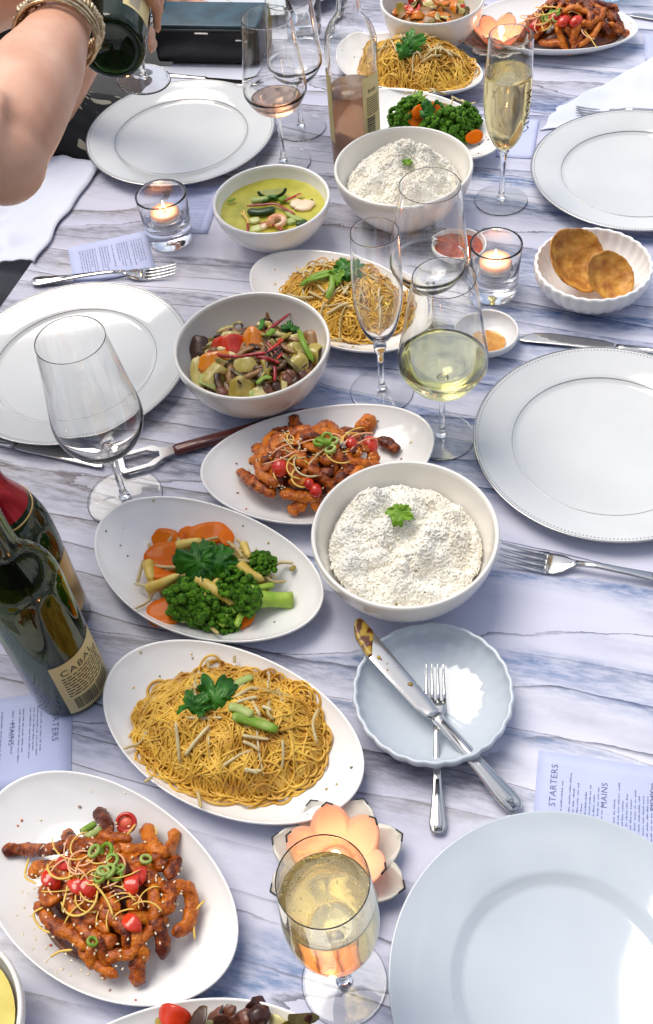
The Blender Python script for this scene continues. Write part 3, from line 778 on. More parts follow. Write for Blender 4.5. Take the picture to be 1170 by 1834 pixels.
def chilli(T, H, z_, X, Y, r=.009, nrm=(.2, -.3, 1), half=False, dz=.011):
    c = H.on(*z_(X, Y), dz); q = frame((nrm[0]+rnd.uniform(-.2, .2), nrm[1]+rnd.uniform(-.2, .2), nrm[2]), rnd.uniform(0, 3))
    o = ring_slice(T, c, q, r, .004, 'chilli', 'chilli_slice', .62)
    m = MB(); m.lathe([(0, .0012), (r*.60, .0008), (r*.60, -.001), (0, -.0012)], 14); m.v = [np.concatenate(m.v) @ q.T+c-np.array(T.location)]; m.build('chilli_flesh', M['chilliin'], o, fix=True)
    return o
rand_strips(T, H, 26, .034, .0050, lift=.004, umax=.7)
chilli(T, H, z_, 697, 135, .0098, (.0, -.5, .9), dz=.006)
for X, Y in ((350, 355), (280, 450), (440, 490), (725, 470), (720, 680), (490, 500), (760, 440)): slab(T, H.on(*z_(X, Y), .011), frame((rnd.uniform(-.4, .4), rnd.uniform(-.6, .1), 1), rnd.uniform(0, 3)), 'chilli', 'chilli_slice', .0105, .0062, .003, bend=.5, wob=.2)
for X, Y in ((490, 160), (520, 190)): rod(T, [H.on(*z_(X-40, Y+25), .010), H.on(*z_(X+35, Y-20), .011)], .0033, 'onion', 'spring_onion_piece', 8, 5, ends=.95)
for X, Y, r in ((590, 285, .007), (520, 290, .0065), (805, 335, .0055), (600, 400, .007), (640, 420, .006), (570, 400, .006), (660, 390, .0055), (620, 340, .006), (510, 790, .005), (550, 430, .006)):
    ring_slice(T, H.on(*z_(X, Y), .013), frame((rnd.uniform(-.6, .6), rnd.uniform(-.6, .6), 1)), r, .003, 'onion', 'spring_onion_ring', .6, 14)
shreds(T, H, [z_(450, 400), z_(500, 450), z_(560, 480), z_(470, 330), z_(420, 330)], 22, ('shred', 'shred', 'pinkshred'), r=.0009, length=.04, dz=.014)
shreds(T, H, [z_(720, 580), z_(760, 600), z_(700, 540), z_(430, 540), z_(240, 430)], 16, ('pinkshred', 'shred'), length=.036, dz=.012)
for S in [[(640, 225), (700, 200), (750, 140)], [(850, 150), (860, 200), (800, 245)], [(240, 600), (185, 640), (230, 720), (310, 745)], [(1130, 560), (1070, 640), (1075, 780)], [(160, 330), (140, 430), (200, 470)], [(280, 875), (330, 845), (400, 835)]]:
    rod(T, [H.on(*z_(*q), .007) for q in S], .0011, 'shred', 'shred', 5, 14)
seeds(T, H, 190, .85)

# ---- second platter of crispy strips
H = Heap(560, 850, .086, .062, -.15, .044, .010, 2)
T = food('crispy_strips', H, 'heap of orange glazed strips with shredded garnish behind the big rice bowl', 'fried strips')
H.body('glaze_mound', 'sauce', T, .7, .015)
z_ = Z(400, 720, 3.44)
for S in [[(430, 80), (450, 170), (500, 230)], [(300, 265), (330, 190), (430, 185)], [(195, 270), (280, 335)], [(90, 420), (200, 500), (320, 580)], [(215, 360), (245, 450), (360, 510)], [(310, 320), (240, 375)], [(345, 560), (480, 580), (610, 590)],
          [(405, 685), (450, 650), (520, 620)], [(520, 420), (600, 450), (680, 400)], [(680, 500), (750, 430), (845, 395)], [(560, 190), (640, 140), (700, 190)], [(720, 170), (800, 200), (870, 220)], [(810, 170), (900, 110), (885, 190)], [(940, 230), (1030, 260), (1065, 310)],
          [(900, 300), (950, 375)], [(400, 490), (550, 490)], [(350, 260), (450, 330), (520, 340)], [(540, 650), (600, 620)], [(760, 290), (860, 320)], [(620, 540), (700, 480)], [(520, 280), (640, 260), (700, 290)], [(330, 400), (450, 400)], [(680, 330), (760, 370)], [(450, 200), (560, 230)], [(640, 570), (690, 560)], [(380, 230), (370, 330)], [(590, 360), (700, 350)]]:
    strip(T, [H.on(*z_(*q), .005) for q in S], .0074)
rand_strips(T, H, 34, .042, .0060, lift=.004, umax=.7)
for X, Y, r in ((350, 405, .0115), (905, 265, .0115), (570, 545, .0085), (790, 255, .008), (530, 505, .007)):
    m = MB(); c = H.on(*z_(X, Y), .010); m.sphere(c-np.array(T.location), (r, r*.85, r*.75), 14, 8, frame((.2, -.3, 1), 1)); m.build('cherry_tomato', M['chilli'], T)
for X, Y, r in ((620, 240, .009), (660, 290, .007), (590, 250, .007), (640, 220, .007), (680, 240, .006)): ring_slice(T, H.on(*z_(X, Y), .014), frame((rnd.uniform(-.6, .6), rnd.uniform(-.6, .6), 1)), r, .004, 'onion', 'spring_onion_ring', .6, 14)
shreds(T, H, [z_(450, 260), z_(480, 300), z_(420, 320), z_(760, 270), z_(640, 320), z_(740, 240), z_(430, 420)], 30, ('shred', 'sprout', 'pinkshred'), r=.0009, length=.038, dz=.013)
seeds(T, H, 150, .85)

# ---- far right platter of strips
H = Heap(1030, 62, .088, .062, -.2, .046, .010, 3)
T = food('crispy_strips', H, 'tall heap of dark glazed strips on the far right platter', 'fried strips')
H.body('glaze_mound', 'sauce', T, .9, .010)
rand_strips(T, H, 46, .055, .0066)
for px, py in ((1010, 38), (1032, 38), (995, 30), (960, 45)):
    m = MB(); m.sphere(H.on(px, py, .010)-np.array(T.location), (.013, .009, .007), 12, 7, frame((0, -.4, 1), .6)); m.build('chilli_slice', M['chilli'], T)
for k in range(9): ring_slice(T, H.on(985+rnd.uniform(-14, 14), 28+rnd.uniform(-8, 12), .013), frame((rnd.uniform(-.7, .7), rnd.uniform(-.7, .7), 1)), .007, .003, 'onion', 'spring_onion_ring', .6, 12)
shreds(T, H, [(975, 25), (1000, 20), (965, 30), (1035, 45)], 24, ('shred', 'pinkshred'), r=.0010, length=.045, dz=.013)
seeds(T, H, 60)

# ---- noodle platters
H = Heap(412, 1316, .091, .061, -.38, .042, .010, 4, pw=.8, lump=.16)
T = food('noodle_heap', H, 'golden noodles with bean sprouts and one big coriander leaf on the near noodle platter', 'noodles')
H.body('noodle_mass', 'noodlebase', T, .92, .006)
noodles(T, H, 760, .00112, 11)
z_ = Z(210, 1170, 2.854)
for S in [[(345, 525), (400, 450), (470, 370)], [(640, 450), (690, 470), (730, 500)], [(600, 225), (680, 180), (720, 185)], [(610, 250), (680, 230), (715, 225)], [(690, 240), (720, 300), (730, 330)], [(780, 240), (770, 300), (800, 340)], [(740, 270), (790, 290)],
          [(390, 110), (380, 190)], [(420, 90), (400, 180)], [(440, 100), (430, 160)], [(650, 590), (720, 610)], [(640, 420), (700, 430), (780, 440)], [(300, 350), (310, 450), (320, 560)], [(1030, 280), (1000, 360), (1020, 460)], [(460, 30), (470, 80)], [(600, 10), (600, 50)], [(650, 600), (740, 600)], [(410, 700), (430, 790)], [(140, 660), (180, 630)]]:
    rod(T, [H.on(*z_(*q), .009) for q in S], .0017, 'sprout', 'bean_sprout', 7, 12, ends=.3)
sprouts_rand(T, H, 14, .9, .006)
leaf(T, H.on(*z_(500, 235), .016), frame((.15, -.45, 1), .5), .0245, curl=.35)
leaf(T, H.on(*z_(395, 280), .013), frame((-.35, -.5, 1), 2.6), .019, curl=.3)
for S, r in (([(560, 195), (620, 150), (690, 118)], .0042), ([(570, 270), (630, 285), (690, 315)], .0045), ([(590, 320), (680, 345), (820, 390)], .0048), ([(660, 330), (740, 350), (800, 380)], .0035)):
    rod(T, [H.on(*z_(*q), .012) for q in S], r, 'onion', 'spring_onion_piece', 9, 10, flat=.5, ends=.7)

H = Heap(618, 545, .086, .056, -.75, .034, .010, 5, pw=.8)
T = food('noodle_heap', H, 'golden noodles with sprouts seen partly through the empty champagne flute', 'noodles')
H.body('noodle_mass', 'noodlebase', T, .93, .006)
noodles(T, H, 460, .00115, 12)
z_ = Z(440, 430, 3.9)
for S in [[(280, 370), (380, 400), (480, 400)], [(500, 310), (560, 370)], [(440, 360), (540, 410)], [(560, 520), (660, 460), (720, 440)], [(680, 380), (720, 320)], [(400, 210), (410, 260)], [(350, 185), (390, 230)], [(470, 200), (440, 250)], [(590, 700), (680, 690)]]:
    rod(T, [H.on(*z_(*q), .009) for q in S], .0018, 'sprout', 'bean_sprout', 7, 12, ends=.3)
sprouts_rand(T, H, 46, .8, .008)
leaf(T, H.on(*z_(700, 215), .016), frame((.1, -.5, 1), .4), .022)
leaf(T, H.on(*z_(640, 250), .015), frame((-.4, -.4, 1), 3.6), .016, 'limeherb')
for S in ([(380, 320), (480, 250), (600, 215)], [(400, 290), (500, 265), (620, 230)], [(610, 230), (600, 330), (570, 410)]): rod(T, [H.on(*z_(*q), .014) for q in S], .0040, 'onion', 'spring_onion_piece', 9, 10, flat=.5, ends=.6)

H = Heap(748, 132, .094, .066, -.65, .050, .010, 6, pw=.8)
T = food('noodle_heap', H, 'tall heap of golden noodles beside the rose bottle topped with a green sprig', 'noodles')
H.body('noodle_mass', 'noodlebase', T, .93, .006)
noodles(T, H, 400, .00125, 13)
sprouts_rand(T, H, 34, .55, .009)
leaf(T, H.on(736, 78, .018), frame((-.2, -.8, .7), .4), .024)
leaf(T, H.on(728, 92, .016), frame((.2, -.9, .5), 2.4), .018)
leaf(T, H.on(748, 66, .018), frame((.3, -.6, .8), 1.4), .015, 'limeherb')

# ---- vegetable platters
H = Heap(385, 1040, .076, .058, -.1, .026, .010, 7, pw=.9)
T = food('vegetable_stir_fry', H, 'stir fried broccoli, carrot and baby corn under a coriander leaf', 'stir fry')
H.body('sauce_mound', 'olive', T, .80, .014)
z_ = Z(220, 920, 3.44)
for X, Y, rx, ry, n_ in ((530, 125, .030, .017, (0, -.25, 1)), (265, 160, .021, .015, (-.2, -.3, 1)), (275, 255, .029, .018, (0, -.2, 1)), (245, 360, .018, .013, (0, .1, 1)), (272, 605, .026, .020, (0, -.1, 1)), (742, 640, .017, .012, (.2, -.2, 1)), (400, 140, .016, .012, (.2, 0, 1)), (640, 150, .014, .010, (.3, 0, 1))):
    slab(T, H.on(*z_(X, Y), .005), frame(n_, 0), 'carrot', 'carrot_slice', rx*.84, ry*.84, .005, wob=.14, sq=.9)
for S in ([(150, 465), (240, 430), (350, 375)], [(445, 390), (580, 480), (715, 580)], [(330, 205), (400, 185), (490, 165)], [(740, 180), (780, 270)], [(710, 310), (780, 370), (870, 410)], [(160, 300), (165, 360), (180, 420)], [(500, 480), (590, 580)], [(560, 410), (640, 480)]):
    p = spline([H.on(*z_(*q), .011) for q in S], 40); n = 16
    rr = [(.0058 if len(S) > 2 else .0042)*(1-.45*(i/39)**1.6)*min(1, .35+i*.25, .25+(39-i)*.16)*(1+.09*abs(sin(i*1.1))) for i in range(40)]
    v, f = tube_geo(p, rr, n); c = np.repeat(p, n, axis=0); k = np.tile(1+.10*(np.arange(n) % 2), 40); v = c+(v-c)*k[:, None]
    m = MB(); m.add(v-np.array(T.location), f); m.build('baby_corn', M['corn'], T)
for X, Y, d, R_, sl in ((400, 540, (-.5, -.3, .8), .0235, .010), (500, 600, (-.1, -.8, .7), .020, .012), (860, 315, (.1, .0, 1), .0150, .006), (690, 450, (0, -.2, 1), .0190, .008), (775, 520, (-.95, .0, .3), .0210, .040), (610, 670, (-.2, -.85, .35), .0170, .020), (520, 250, (0, .2, 1), .013, .006)):
    broccoli(T, H.on(*z_(X, Y), .006), d, R_, sl)
for S, r_ in (([(600, 690), (650, 620), (715, 565)], .0050), ([(700, 690), (740, 600)], .0035), ([(790, 470), (860, 450), (930, 440)], .0036), ([(800, 560), (880, 540), (960, 500)], .0040)):
    rod(T, [H.on(*z_(*q), .010) for q in S], r_, 'stem', 'broccoli_stalk', 9, 10, flat=.7, ends=.8)
for S in ([(90, 425), (110, 350), (130, 280)], [(70, 430), (150, 450), (200, 500)], [(160, 180), (175, 260)], [(270, 195), (310, 130)], [(190, 318), (250, 328), (330, 330)], [(670, 290), (740, 290), (800, 300)], [(900, 330), (980, 300), (1050, 305)], [(870, 380), (930, 420), (1010, 415)], [(700, 215), (740, 270)], [(640, 170), (720, 220)], [(660, 190), (740, 240)],
          [(480, 470), (530, 540), (590, 575)], [(360, 665), (430, 660), (520, 690), (580, 700)], [(540, 700), (590, 740)], [(700, 160), (760, 200)], [(340, 150), (360, 190)], [(890, 360), (950, 400)]):
    rod(T, [H.on(*z_(*q), .008) for q in S], .0019, 'sprout', 'bean_sprout', 7, 12, ends=.3)
slab(T, H.on(*z_(1047, 335), .005), frame((.3, -.5, 1)), 'sproutbean', 'sprout_bean', .004, .0028, .003)
leaf(T, H.on(*z_(470, 300), .022), frame((-.2, -.35, 1), 3.3), .030, curl=.3, cut=.22)
leaf(T, H.on(*z_(590, 300), .020), frame((.35, -.25, 1), .2), .025, curl=.4, cut=.2)
sprouts_rand(T, H, 12, .9, .004)

H = Heap(775, 218, .078, .050, -.55, .036, .010, 8)
T = food('vegetable_stir_fry', H, 'dark green broccoli stir fry on the platter behind the back rice bowl', 'stir fry')
H.body('sauce_mound', 'olive', T, .8, .010)
for px, py, d, R_ in ((838, 212, (.6, -.2, .7), .020), (830, 232, (.5, -.7, .6), .018), (800, 222, (0, -.8, .6), .024), (730, 198, (-.4, -.3, .9), .018), (715, 214, (-.6, -.5, .6), .018), (745, 185, (0, 0, 1), .014), (770, 235, (0, -.9, .4), .018)):
    broccoli(T, H.on(px, py, .008), d, R_, .012)
for px, py in ((765, 205), (742, 212), (775, 195), (850, 245), (752, 200)): slab(T, H.on(px, py, .012), frame((rnd.uniform(-.5, .5), -.8, .7), rnd.uniform(0, 3)), 'carrot', 'carrot_slice', .014, .010, .004, wob=.1)
leaf(T, H.on(772, 205, .020), frame((.2, -.8, .6), .5), .024); leaf(T, H.on(728, 212, .018), frame((-.2, -.8, .6), 2.5), .020); leaf(T, H.on(750, 175, .018), frame((0, -.6, .9), 1.2), .012, 'limeherb')
sprouts_rand(T, H, 16, .8, .010)

def crumbs(T, p, n, mts):
    for k in range(n):
        a = rnd.uniform(0, 2*pi); q = rnd.uniform(.70, .96); cx, cy_, a_, b_, t, kk, h = p
        u, v = ovalpt(a_, b_, kk, a, q); x, y = cx+u*cos(t)-v*sin(t), cy_+u*sin(t)+v*cos(t); r = rnd.uniform(.0006, .0016)
        slab(T, (x, y, plat_z(p, x, y)+.0004), frame((0, 0, 1), rnd.uniform(0, 3)), rnd.choice(mts), 'crumb', r*1.3, r, r*.6, seg=8, wob=.3)
for o_ in [o for o in COL.objects if o.get('category') in ('fried strips', 'noodles', 'stir fry') and o.type == 'EMPTY']:
    near = [p for p in PLATS if plat_s(p, o_.location.x, o_.location.y) < .75]
    if near: crumbs(o_, near[0], 13, {'fried strips': ('sauce', 'chicken', 'seed'), 'noodles': ('olive', 'noodle'), 'stir fry': ('olive', 'herb')}[o_['category']])
# ---- rice
def rice(label, cx, cy_, zb, h, R, n, seed, px=None, r=.00125, tilt=(0, 0), two=None):
    H = Heap(0, 0, R, R, 0, h, zb, seed, pw=.9, lump=.0); H.c = Vector((cx, cy_, zb))
    base = Heap.z
    def z2(s, x, y):
        u, v = s.uv(x, y); d = max(0, 1-(u*u+v*v))**.55
        z = s.z0+s.h*d
        if two:
            for (bx, by, br, bh) in two: z += bh*math.exp(-((u-bx)**2+(v-by)**2)/br**2)
        dv = noise.voronoi(Vector((x*62+2*noise.noise(Vector((x*30, y*30, 1))), y*62, seed)))[0][0]
        return z+.0062*(1-1.6*dv*dv)*min(1, d*2)+.0190*noise.noise(Vector((x*38, y*38, seed)))*min(1, d*2)+.0012*noise.noise(Vector((x*120, y*120, seed+3)))
    H.z = z2.__get__(H)
    t = food('steamed_rice', H, label, 'rice')
    H.body('rice_mass', 'rice', t, .985, .0001, 60, 150, .0010)
    R_ = random.Random(seed); m = MB()
    for k in range(n):
        a = R_.uniform(0, 2*pi); q = sqrt(R_.random())*.99; x, y = H.xy(q*cos(a), q*sin(a)); z = H.z(x, y)+R_.uniform(-.0003, .0009)
        e_ = .002; d = Vector((-(H.z(x+e_, y)-H.z(x-e_, y))/(2*e_)+R_.uniform(-.7, .7), -(H.z(x, y+e_)-H.z(x, y-e_))/(2*e_)+R_.uniform(-.7, .7), 1))
        s_ = R_.uniform(.8, 1.15)
        m.sphere((x-t.location.x, y-t.location.y, z-t.location.z), (r*3.0*s_, r*1.0*s_, r*.85*s_), 6, 6, frame(d, R_.uniform(0, 6.3)))
    stuff(m.build('rice_grains', M['rice'], t))
    return t, H
T, H = rice('steamed rice mounded in the big front bowl with one bright leaf', .0755, .6485, .046, .021, .0785, 4200, 21, two=((-.3, .45, .40, .024), (.35, .15, .45, .015), (-.5, -.2, .35, .008)))
leaf(T, H.on(717, 917, .006), frame((0, -.35, 1), -2.0), .0150, 'limeherb', cut=.22, curl=.1)
for px, py in ((660, 968), (762, 1060), (745, 1022), (700, 1018), (710, 1082)): slab(T, H.on(px, py, .001), frame((0, 0, 1)), 'olive', 'brown_fleck', .0018, .0011, .001, seg=8)
T, H = rice('steamed rice in the back bowl beside the rose bottle', .1611, 1.2797, .047, .020, .0795, 3800, 22, two=((0, .35, .5, .022),), r=.0012)
leaf(T, H.on(728, 287, .006), frame((0, -.2, 1), -1.2), .0100, 'limeherb', cut=.2)

# ---- mushroom and pepper bowl
def stew(H, T, n, mts, size=.0095):
    for k in range(n):
        a = rnd.uniform(0, 2*pi); q = sqrt(rnd.random())*.95; x, y = H.xy(q*cos(a), q*sin(a)); c = (x, y, H.z(x, y)+rnd.uniform(-.003, .004))
        mt = rnd.choice(mts); nm = {'mush': 'mushroom_piece', 'olive': 'vegetable_piece', 'lightonion': 'onion_piece', 'beef': 'beef_slice', 'beet': 'chilli_strip', 'onion': 'spring_onion_piece', 'redpepper': 'red_pepper_piece', 'orange': 'carrot_slice'}[mt]
        slab(T, c, frame((rnd.uniform(-1, 1), rnd.uniform(-1.2, .4), 1), rnd.uniform(0, 6)), mt, nm, size*rnd.uniform(.6, 1.5), size*rnd.uniform(.35, .8), size*rnd.uniform(.10, .26), bend=rnd.uniform(-.6, 1.1), sq=rnd.choice((1, .9, .7)), seg=16, wob=.25)
H = Heap(455, 640, .0735, .0725, 0, .026, .044, 31, pw=.7)
H.c = Vector((-.0647, .9539, .044))
T = food('mushroom_stir_fry', H, 'mushroom, pepper and onion stir fry filling the white bowl', 'stir fry')
H.body('sauce_mound', 'mush', T, 1.0, .004)
rand_strips(T, H, 34, .034, .0040, 'mush', 'mushroom_slice', .004, .72, 40); rand_strips(T, H, 18, .036, .0032, 'olive', 'wilted_green', .006, .72, 40); rand_strips(T, H, 12, .028, .0042, 'lightonion', 'onion_slice', .004, .9, 50)
stew(H, T, 110, ('mush', 'mush', 'olive', 'mush', 'lightonion', 'beef', 'mush', 'beef'))
z_ = Z(330, 540, 4.333)
def ch(X, Y, mt, nm, rx, ry, th=.003, n_=(0, -.5, 1), sp=0, bend=.3, sq=.7, dz=.007): return slab(T, H.on(*z_(X, Y), dz), frame(n_, sp), mt, nm, rx*1.1, ry*1.1, th*.9, bend=bend*1.3, sq=sq, wob=.35)
ch(335, 350, 'redpepper', 'red_pepper_piece', .017, .014, .004, (-.1, -.7, 1), .2, .5, .55)
ch(240, 460, 'orange', 'carrot_slice', .022, .010, .005, (0, -.6, 1), .1, .2, .9)
ch(545, 300, 'orange', 'carrot_slice', .016, .014, .005, (0, -.5, 1), 0, .6, .9)
ch(360, 285, 'lightonion', 'onion_piece', .013, .008); ch(125, 375, 'mush', 'mushroom_piece', .012, .016, .008)
ch(230, 570, 'lightonion', 'onion_piece', .020, .014, .004, (0, -.5, 1), 2.4, .8); ch(105, 570, 'lightonion', 'onion_piece', .008, .020, .006)
ch(500, 485, 'lightonion', 'mushroom_piece', .018, .009, .006); ch(1000, 300, 'mush', 'mushroom_piece', .012, .013, .008)
for X, Y in ((850, 380), (880, 455), (860, 300), (990, 390)): ch(X, Y, 'lightonion', 'onion_piece', .014, .009, .004, (rnd.uniform(-.3, .3), -.5, 1), rnd.uniform(0, 3), .8)
ch(450, 660, 'olive', 'onion_piece', .015, .013); ch(600, 710, 'lightonion', 'onion_piece', .016, .007); ch(505, 735, 'onion', 'spring_onion_piece', .014, .006); ch(200, 625, 'onion', 'spring_onion_piece', .014, .006, sp=-.6)
for X, Y in ((650, 680), (720, 660), (800, 600), (830, 560), (930, 580), (300, 700), (220, 720)): strip(T, [H.on(*z_(X-40, Y-30), .006), H.on(*z_(X+35, Y+30), .006)], .0055, 'beef', 'beef_slice')
for S in ([(180, 390), (300, 420), (430, 430)], [(430, 430), (540, 410), (640, 400)], [(600, 450), (690, 460), (740, 480)], [(560, 430), (640, 440), (720, 470)], [(700, 500), (705, 560), (700, 620)], [(620, 250), (720, 170), (820, 95)], [(490, 220), (520, 230)]):
    rod(T, [H.on(*z_(*q), .010 if q[1] > 200 else .016) for q in S], .0021, 'beet', 'chilli_strip', 6, 10)
for k in range(15): strip(T, [H.on(*z_(700+rnd.uniform(-80, 80), 350+rnd.uniform(-90, 120)), .008), H.on(*z_(700+rnd.uniform(-80, 80), 350+rnd.uniform(-90, 120)), .010)], .0017, rnd.choice(('chilli', 'beef', 'beet', 'mush')), 'chilli_strip')
for S, r, mt in (([(890, 215), (930, 330), (1000, 465)], .0035, 'onion'), ([(555, 230), (600, 190), (610, 135)], .0030, 'herb'), ([(640, 265), (700, 215)], .0045, 'onion'), ([(760, 210), (830, 200), (850, 230)], .004, 'herb'), ([(560, 640), (620, 590), (680, 590)], .003, 'onion')):
    rod(T, [H.on(*z_(*q), .013) for q in S], r, mt, 'spring_onion_piece', 8, 10, flat=.5, ends=.3)
leaf(T, H.on(*z_(800, 215), .010), frame((-.2, -.6, 1), .2), .013)

# bowl of stir fry at the top edge
H = Heap(770, -20, .070, .070, 0, .030, .040, 33); H.c = Vector((.2725, 1.7406, .045))
T = food('stir_fry', H, 'orange and red stir fry in the bowl at the top edge', 'stir fry')
H.body('sauce_mound', 'mush', T, 1.0, .004); stew(H, T, 70, ('redpepper', 'orange', 'olive', 'lightonion', 'mush', 'orange'), .012)
# near platter of beef at the bottom edge
H = Heap(400, 1900, .080, .036, .05, .026, .010, 34)
T = food('beef_stir_fry', H, 'seared beef and pepper pieces on the platter at the bottom edge', 'stir fry')
H.body('sauce_mound', 'beef', T, .9, .008); stew(H, T, 44, ('beef', 'beef', 'olive', 'lightonion', 'mush'), .011)
c = at(308, 1822, .036); slab(T, (c.x, c.y, .036), frame((-.2, -.5, 1)), 'redpepper', 'red_pepper_piece', .014, .010, .004, bend=.6)
c1, c2 = at(458, 1800, .042), at(470, 1840, .036); strip(T, [c1, (c1+c2)/2, c2], .009, 'beef', 'beef_slice'); c1, c2 = at(438, 1806, .036), at(445, 1840, .036); strip(T, [c1, c2], .006, 'beef', 'beef_slice')
for px, py in ((505, 1808), (548, 1825)):
    w = at(px, py, .022); slab(T, w, frame((0, 0, 1)), 'olive', 'crumb', .0022, .0015, .001, seg=8)

# ---- green curry
cx_, cy2 = -.0248, 1.2621
T = empty('green_prawn_curry', (cx_, cy2, .047)); tag(T, 'green curry with courgette and prawn in its own bowl', 'curry')
disc('curry_liquid', 0, 0, 0, .0745, 'curry', T, amp=.0012)
class Flat:
    z0 = .048
    def on(s, px, py, dz=0.): w = at(px, py, .048+dz); return np.array([w.x, w.y, .048+dz])
    def z(s, x, y): return .048
FH = Flat(); z_ = Z(380, 290, 5.318)
def half_round(t, c, R, r, th, skin, flesh):
    v = []; seg = 20; pts = [(r*cos(pi*i/seg), -r*.55*sin(pi*i/seg)) for i in range(seg+1)]
    m = MB(); top = [(x*.93, y*.93+.0006, th/2) for x, y in pts]; bot = [(x*.93, y*.93+.0006, -th/2) for x, y in pts]
    n = len(top); m.add(top+bot, [tuple(range(n)), tuple(range(2*n-1, n-1, -1))]+[(i, i+n, (i+1) % n+n, (i+1) % n) for i in range(n)])
    m.v = [np.concatenate(m.v) @ np.asarray(R).T+c-np.array(t.location)]; o = m.build('courgette_slice', M[flesh], t, smooth=False, fix=True)
    p = np.array([(x, y, 0) for x, y in pts]) @ np.asarray(R).T+c-np.array(t.location)
    k = MB(); k.tube(p, th*.42, 6); k.build('courgette_skin', M[skin], o)
half_round(T, FH.on(*z_(570, 265), .010), frame((0, -.75, .65), 0), .0185, .007, 'zuc_skin', 'zuc')
for S, r, mt, nm in (([(370, 370), (450, 360), (540, 350)], .0055, 'onion', 'green_bean'), ([(340, 470), (460, 480), (600, 450)], .0062, 'zuc_skin', 'courgette_skin_piece'), ([(640, 370), (700, 340)], .005, 'onion', 'green_bean'), ([(330, 420), (450, 410), (600, 400), (700, 450), (790, 500)], .0022, 'beet', 'chilli_strip'),
                     ([(430, 610), (520, 580), (620, 610), (670, 660)], .0022, 'beet', 'chilli_strip'), ([(690, 370), (760, 340), (850, 300)], .0022, 'beet', 'chilli_strip'), ([(340, 580), (340, 660)], .0016, 'beet', 'chilli_strip'), ([(700, 480), (800, 540), (870, 550)], .0035, 'onion', 'green_bean'),
                     ([(800, 600), (860, 580), (900, 560)], .0045, 'zuc_skin', 'courgette_skin_piece'), ([(270, 480), (320, 520), (350, 590)], .0016, 'shred', 'shred'), ([(300, 460), (320, 540)], .0014, 'shred', 'shred'), ([(150, 375), (220, 350)], .0022, 'onion', 'green_bean'), ([(800, 330), (870, 300)], .0013, 'shred', 'shred'), ([(480, 380), (560, 330), (620, 340)], .0045, 'herb', 'herb_piece')):
    rod(T, [FH.on(*z_(*q), .004) for q in S], r, mt, nm, 8, 12, flat=.6, ends=.5)
for X, Y, rx, ry, mt in ((400, 560, .008, .006, 'zuc'), (880, 420, .014, .010, 'prawnpale'), (800, 400, .010, .007, 'prawnpale'), (420, 640, .010, .006, 'zuc'), (950, 370, .002, .002, 'zuc_skin'), (480, 620, .008, .005, 'prawnpale'), (770, 560, .012, .005, 'onion')):
    slab(T, FH.on(*z_(X, Y), .002), frame((0, -.2, 1), .3), mt, 'chicken_piece' if mt == 'prawnpale' else 'courgette_piece', rx, ry, .005, wob=.3, seg=16)
c = FH.on(*z_(625, 580), .004); pts = []; rr = []
for i in range(22):
    a = radians(205-i*15.5); q = i/21; R_ = .0100*(1-.15*q); pts.append(c+np.array([cos(a)*R_, sin(a)*R_, .001+.002*sin(q*3)])); rr.append((.0062*(1-.55*q))*(1+.06*sin(i*2.1))*(.5 if i in (0, 21) else 1))
m = MB(); m.tube(np.array(pts)-np.array(T.location), rr, 10); m.build('prawn', M['prawn'], T)

# crackers
def cracker(c, R, r, label, seed, notch):
    m = MB(); v = [[0, 0, 0]]; f = []; nr, seg = 16, 72
    for j in range(1, nr+1):
        for i in range(seg):
            a = 2*pi*i/seg; s_ = j/nr; rr = r*s_*(1+.06*noise.noise(Vector((cos(a)*1.7, sin(a)*1.7, seed)))-notch*math.exp(-((a-3.3)/.22)**2)*s_)
            x, y = rr*cos(a), rr*sin(a); v.append([x, y, .42*(x*x+y*y)/r*(1 if seed < 5 else .8)+.0030*noise.noise(Vector((x*70, y*70, seed)))+.0012*noise.noise(Vector((x*220, y*220, seed)))+(.0012 if j == nr else 0)])
    for i in range(seg): f.append((0, 1+i, 1+(i+1) % seg))
    for j in range(nr-1):
        for i in range(seg): a = 1+j*seg; f.append((a+i, a+seg+i, a+seg+(i+1) % seg, a+(i+1) % seg))
    m.add(np.array(v) @ np.asarray(R).T, f); o = m.build('fish_cracker', M['cracker'], loc=c)
    s = o.modifiers.new('thick', 'SOLIDIFY'); s.thickness = .0018
    return tag(o, label, 'cracker', 'crackers in the fluted bowl')
w = at(1024, 476, .034); cracker((w.x, w.y, .034), frame((.38, -.42, .80)), .0435, 'larger golden cracker lying behind in the fluted bowl', 2, .02)
w = at(1086, 500, .036); cracker((w.x, w.y, .036), frame((.28, -.48, .80), .2), .0325, 'smaller notched cracker in front in the fluted bowl', 8, .12)

# ------------------------------------------------------------------ glasses
def interp(tbl, z):
    for (z0, r0), (z1, r1) in zip(tbl, tbl[1:]):
        if z0 <= z <= z1: t = (z-z0)/(z1-z0+1e-9); return r0+(r1-r0)*t
    return tbl[-1][1]
def smooth_tbl(tbl, n=36):
    p = spline([(a, b, 0) for a, b in tbl], n); return [(float(max(x[0], tbl[0][0])), float(max(.0005, x[1]))) for x in p]

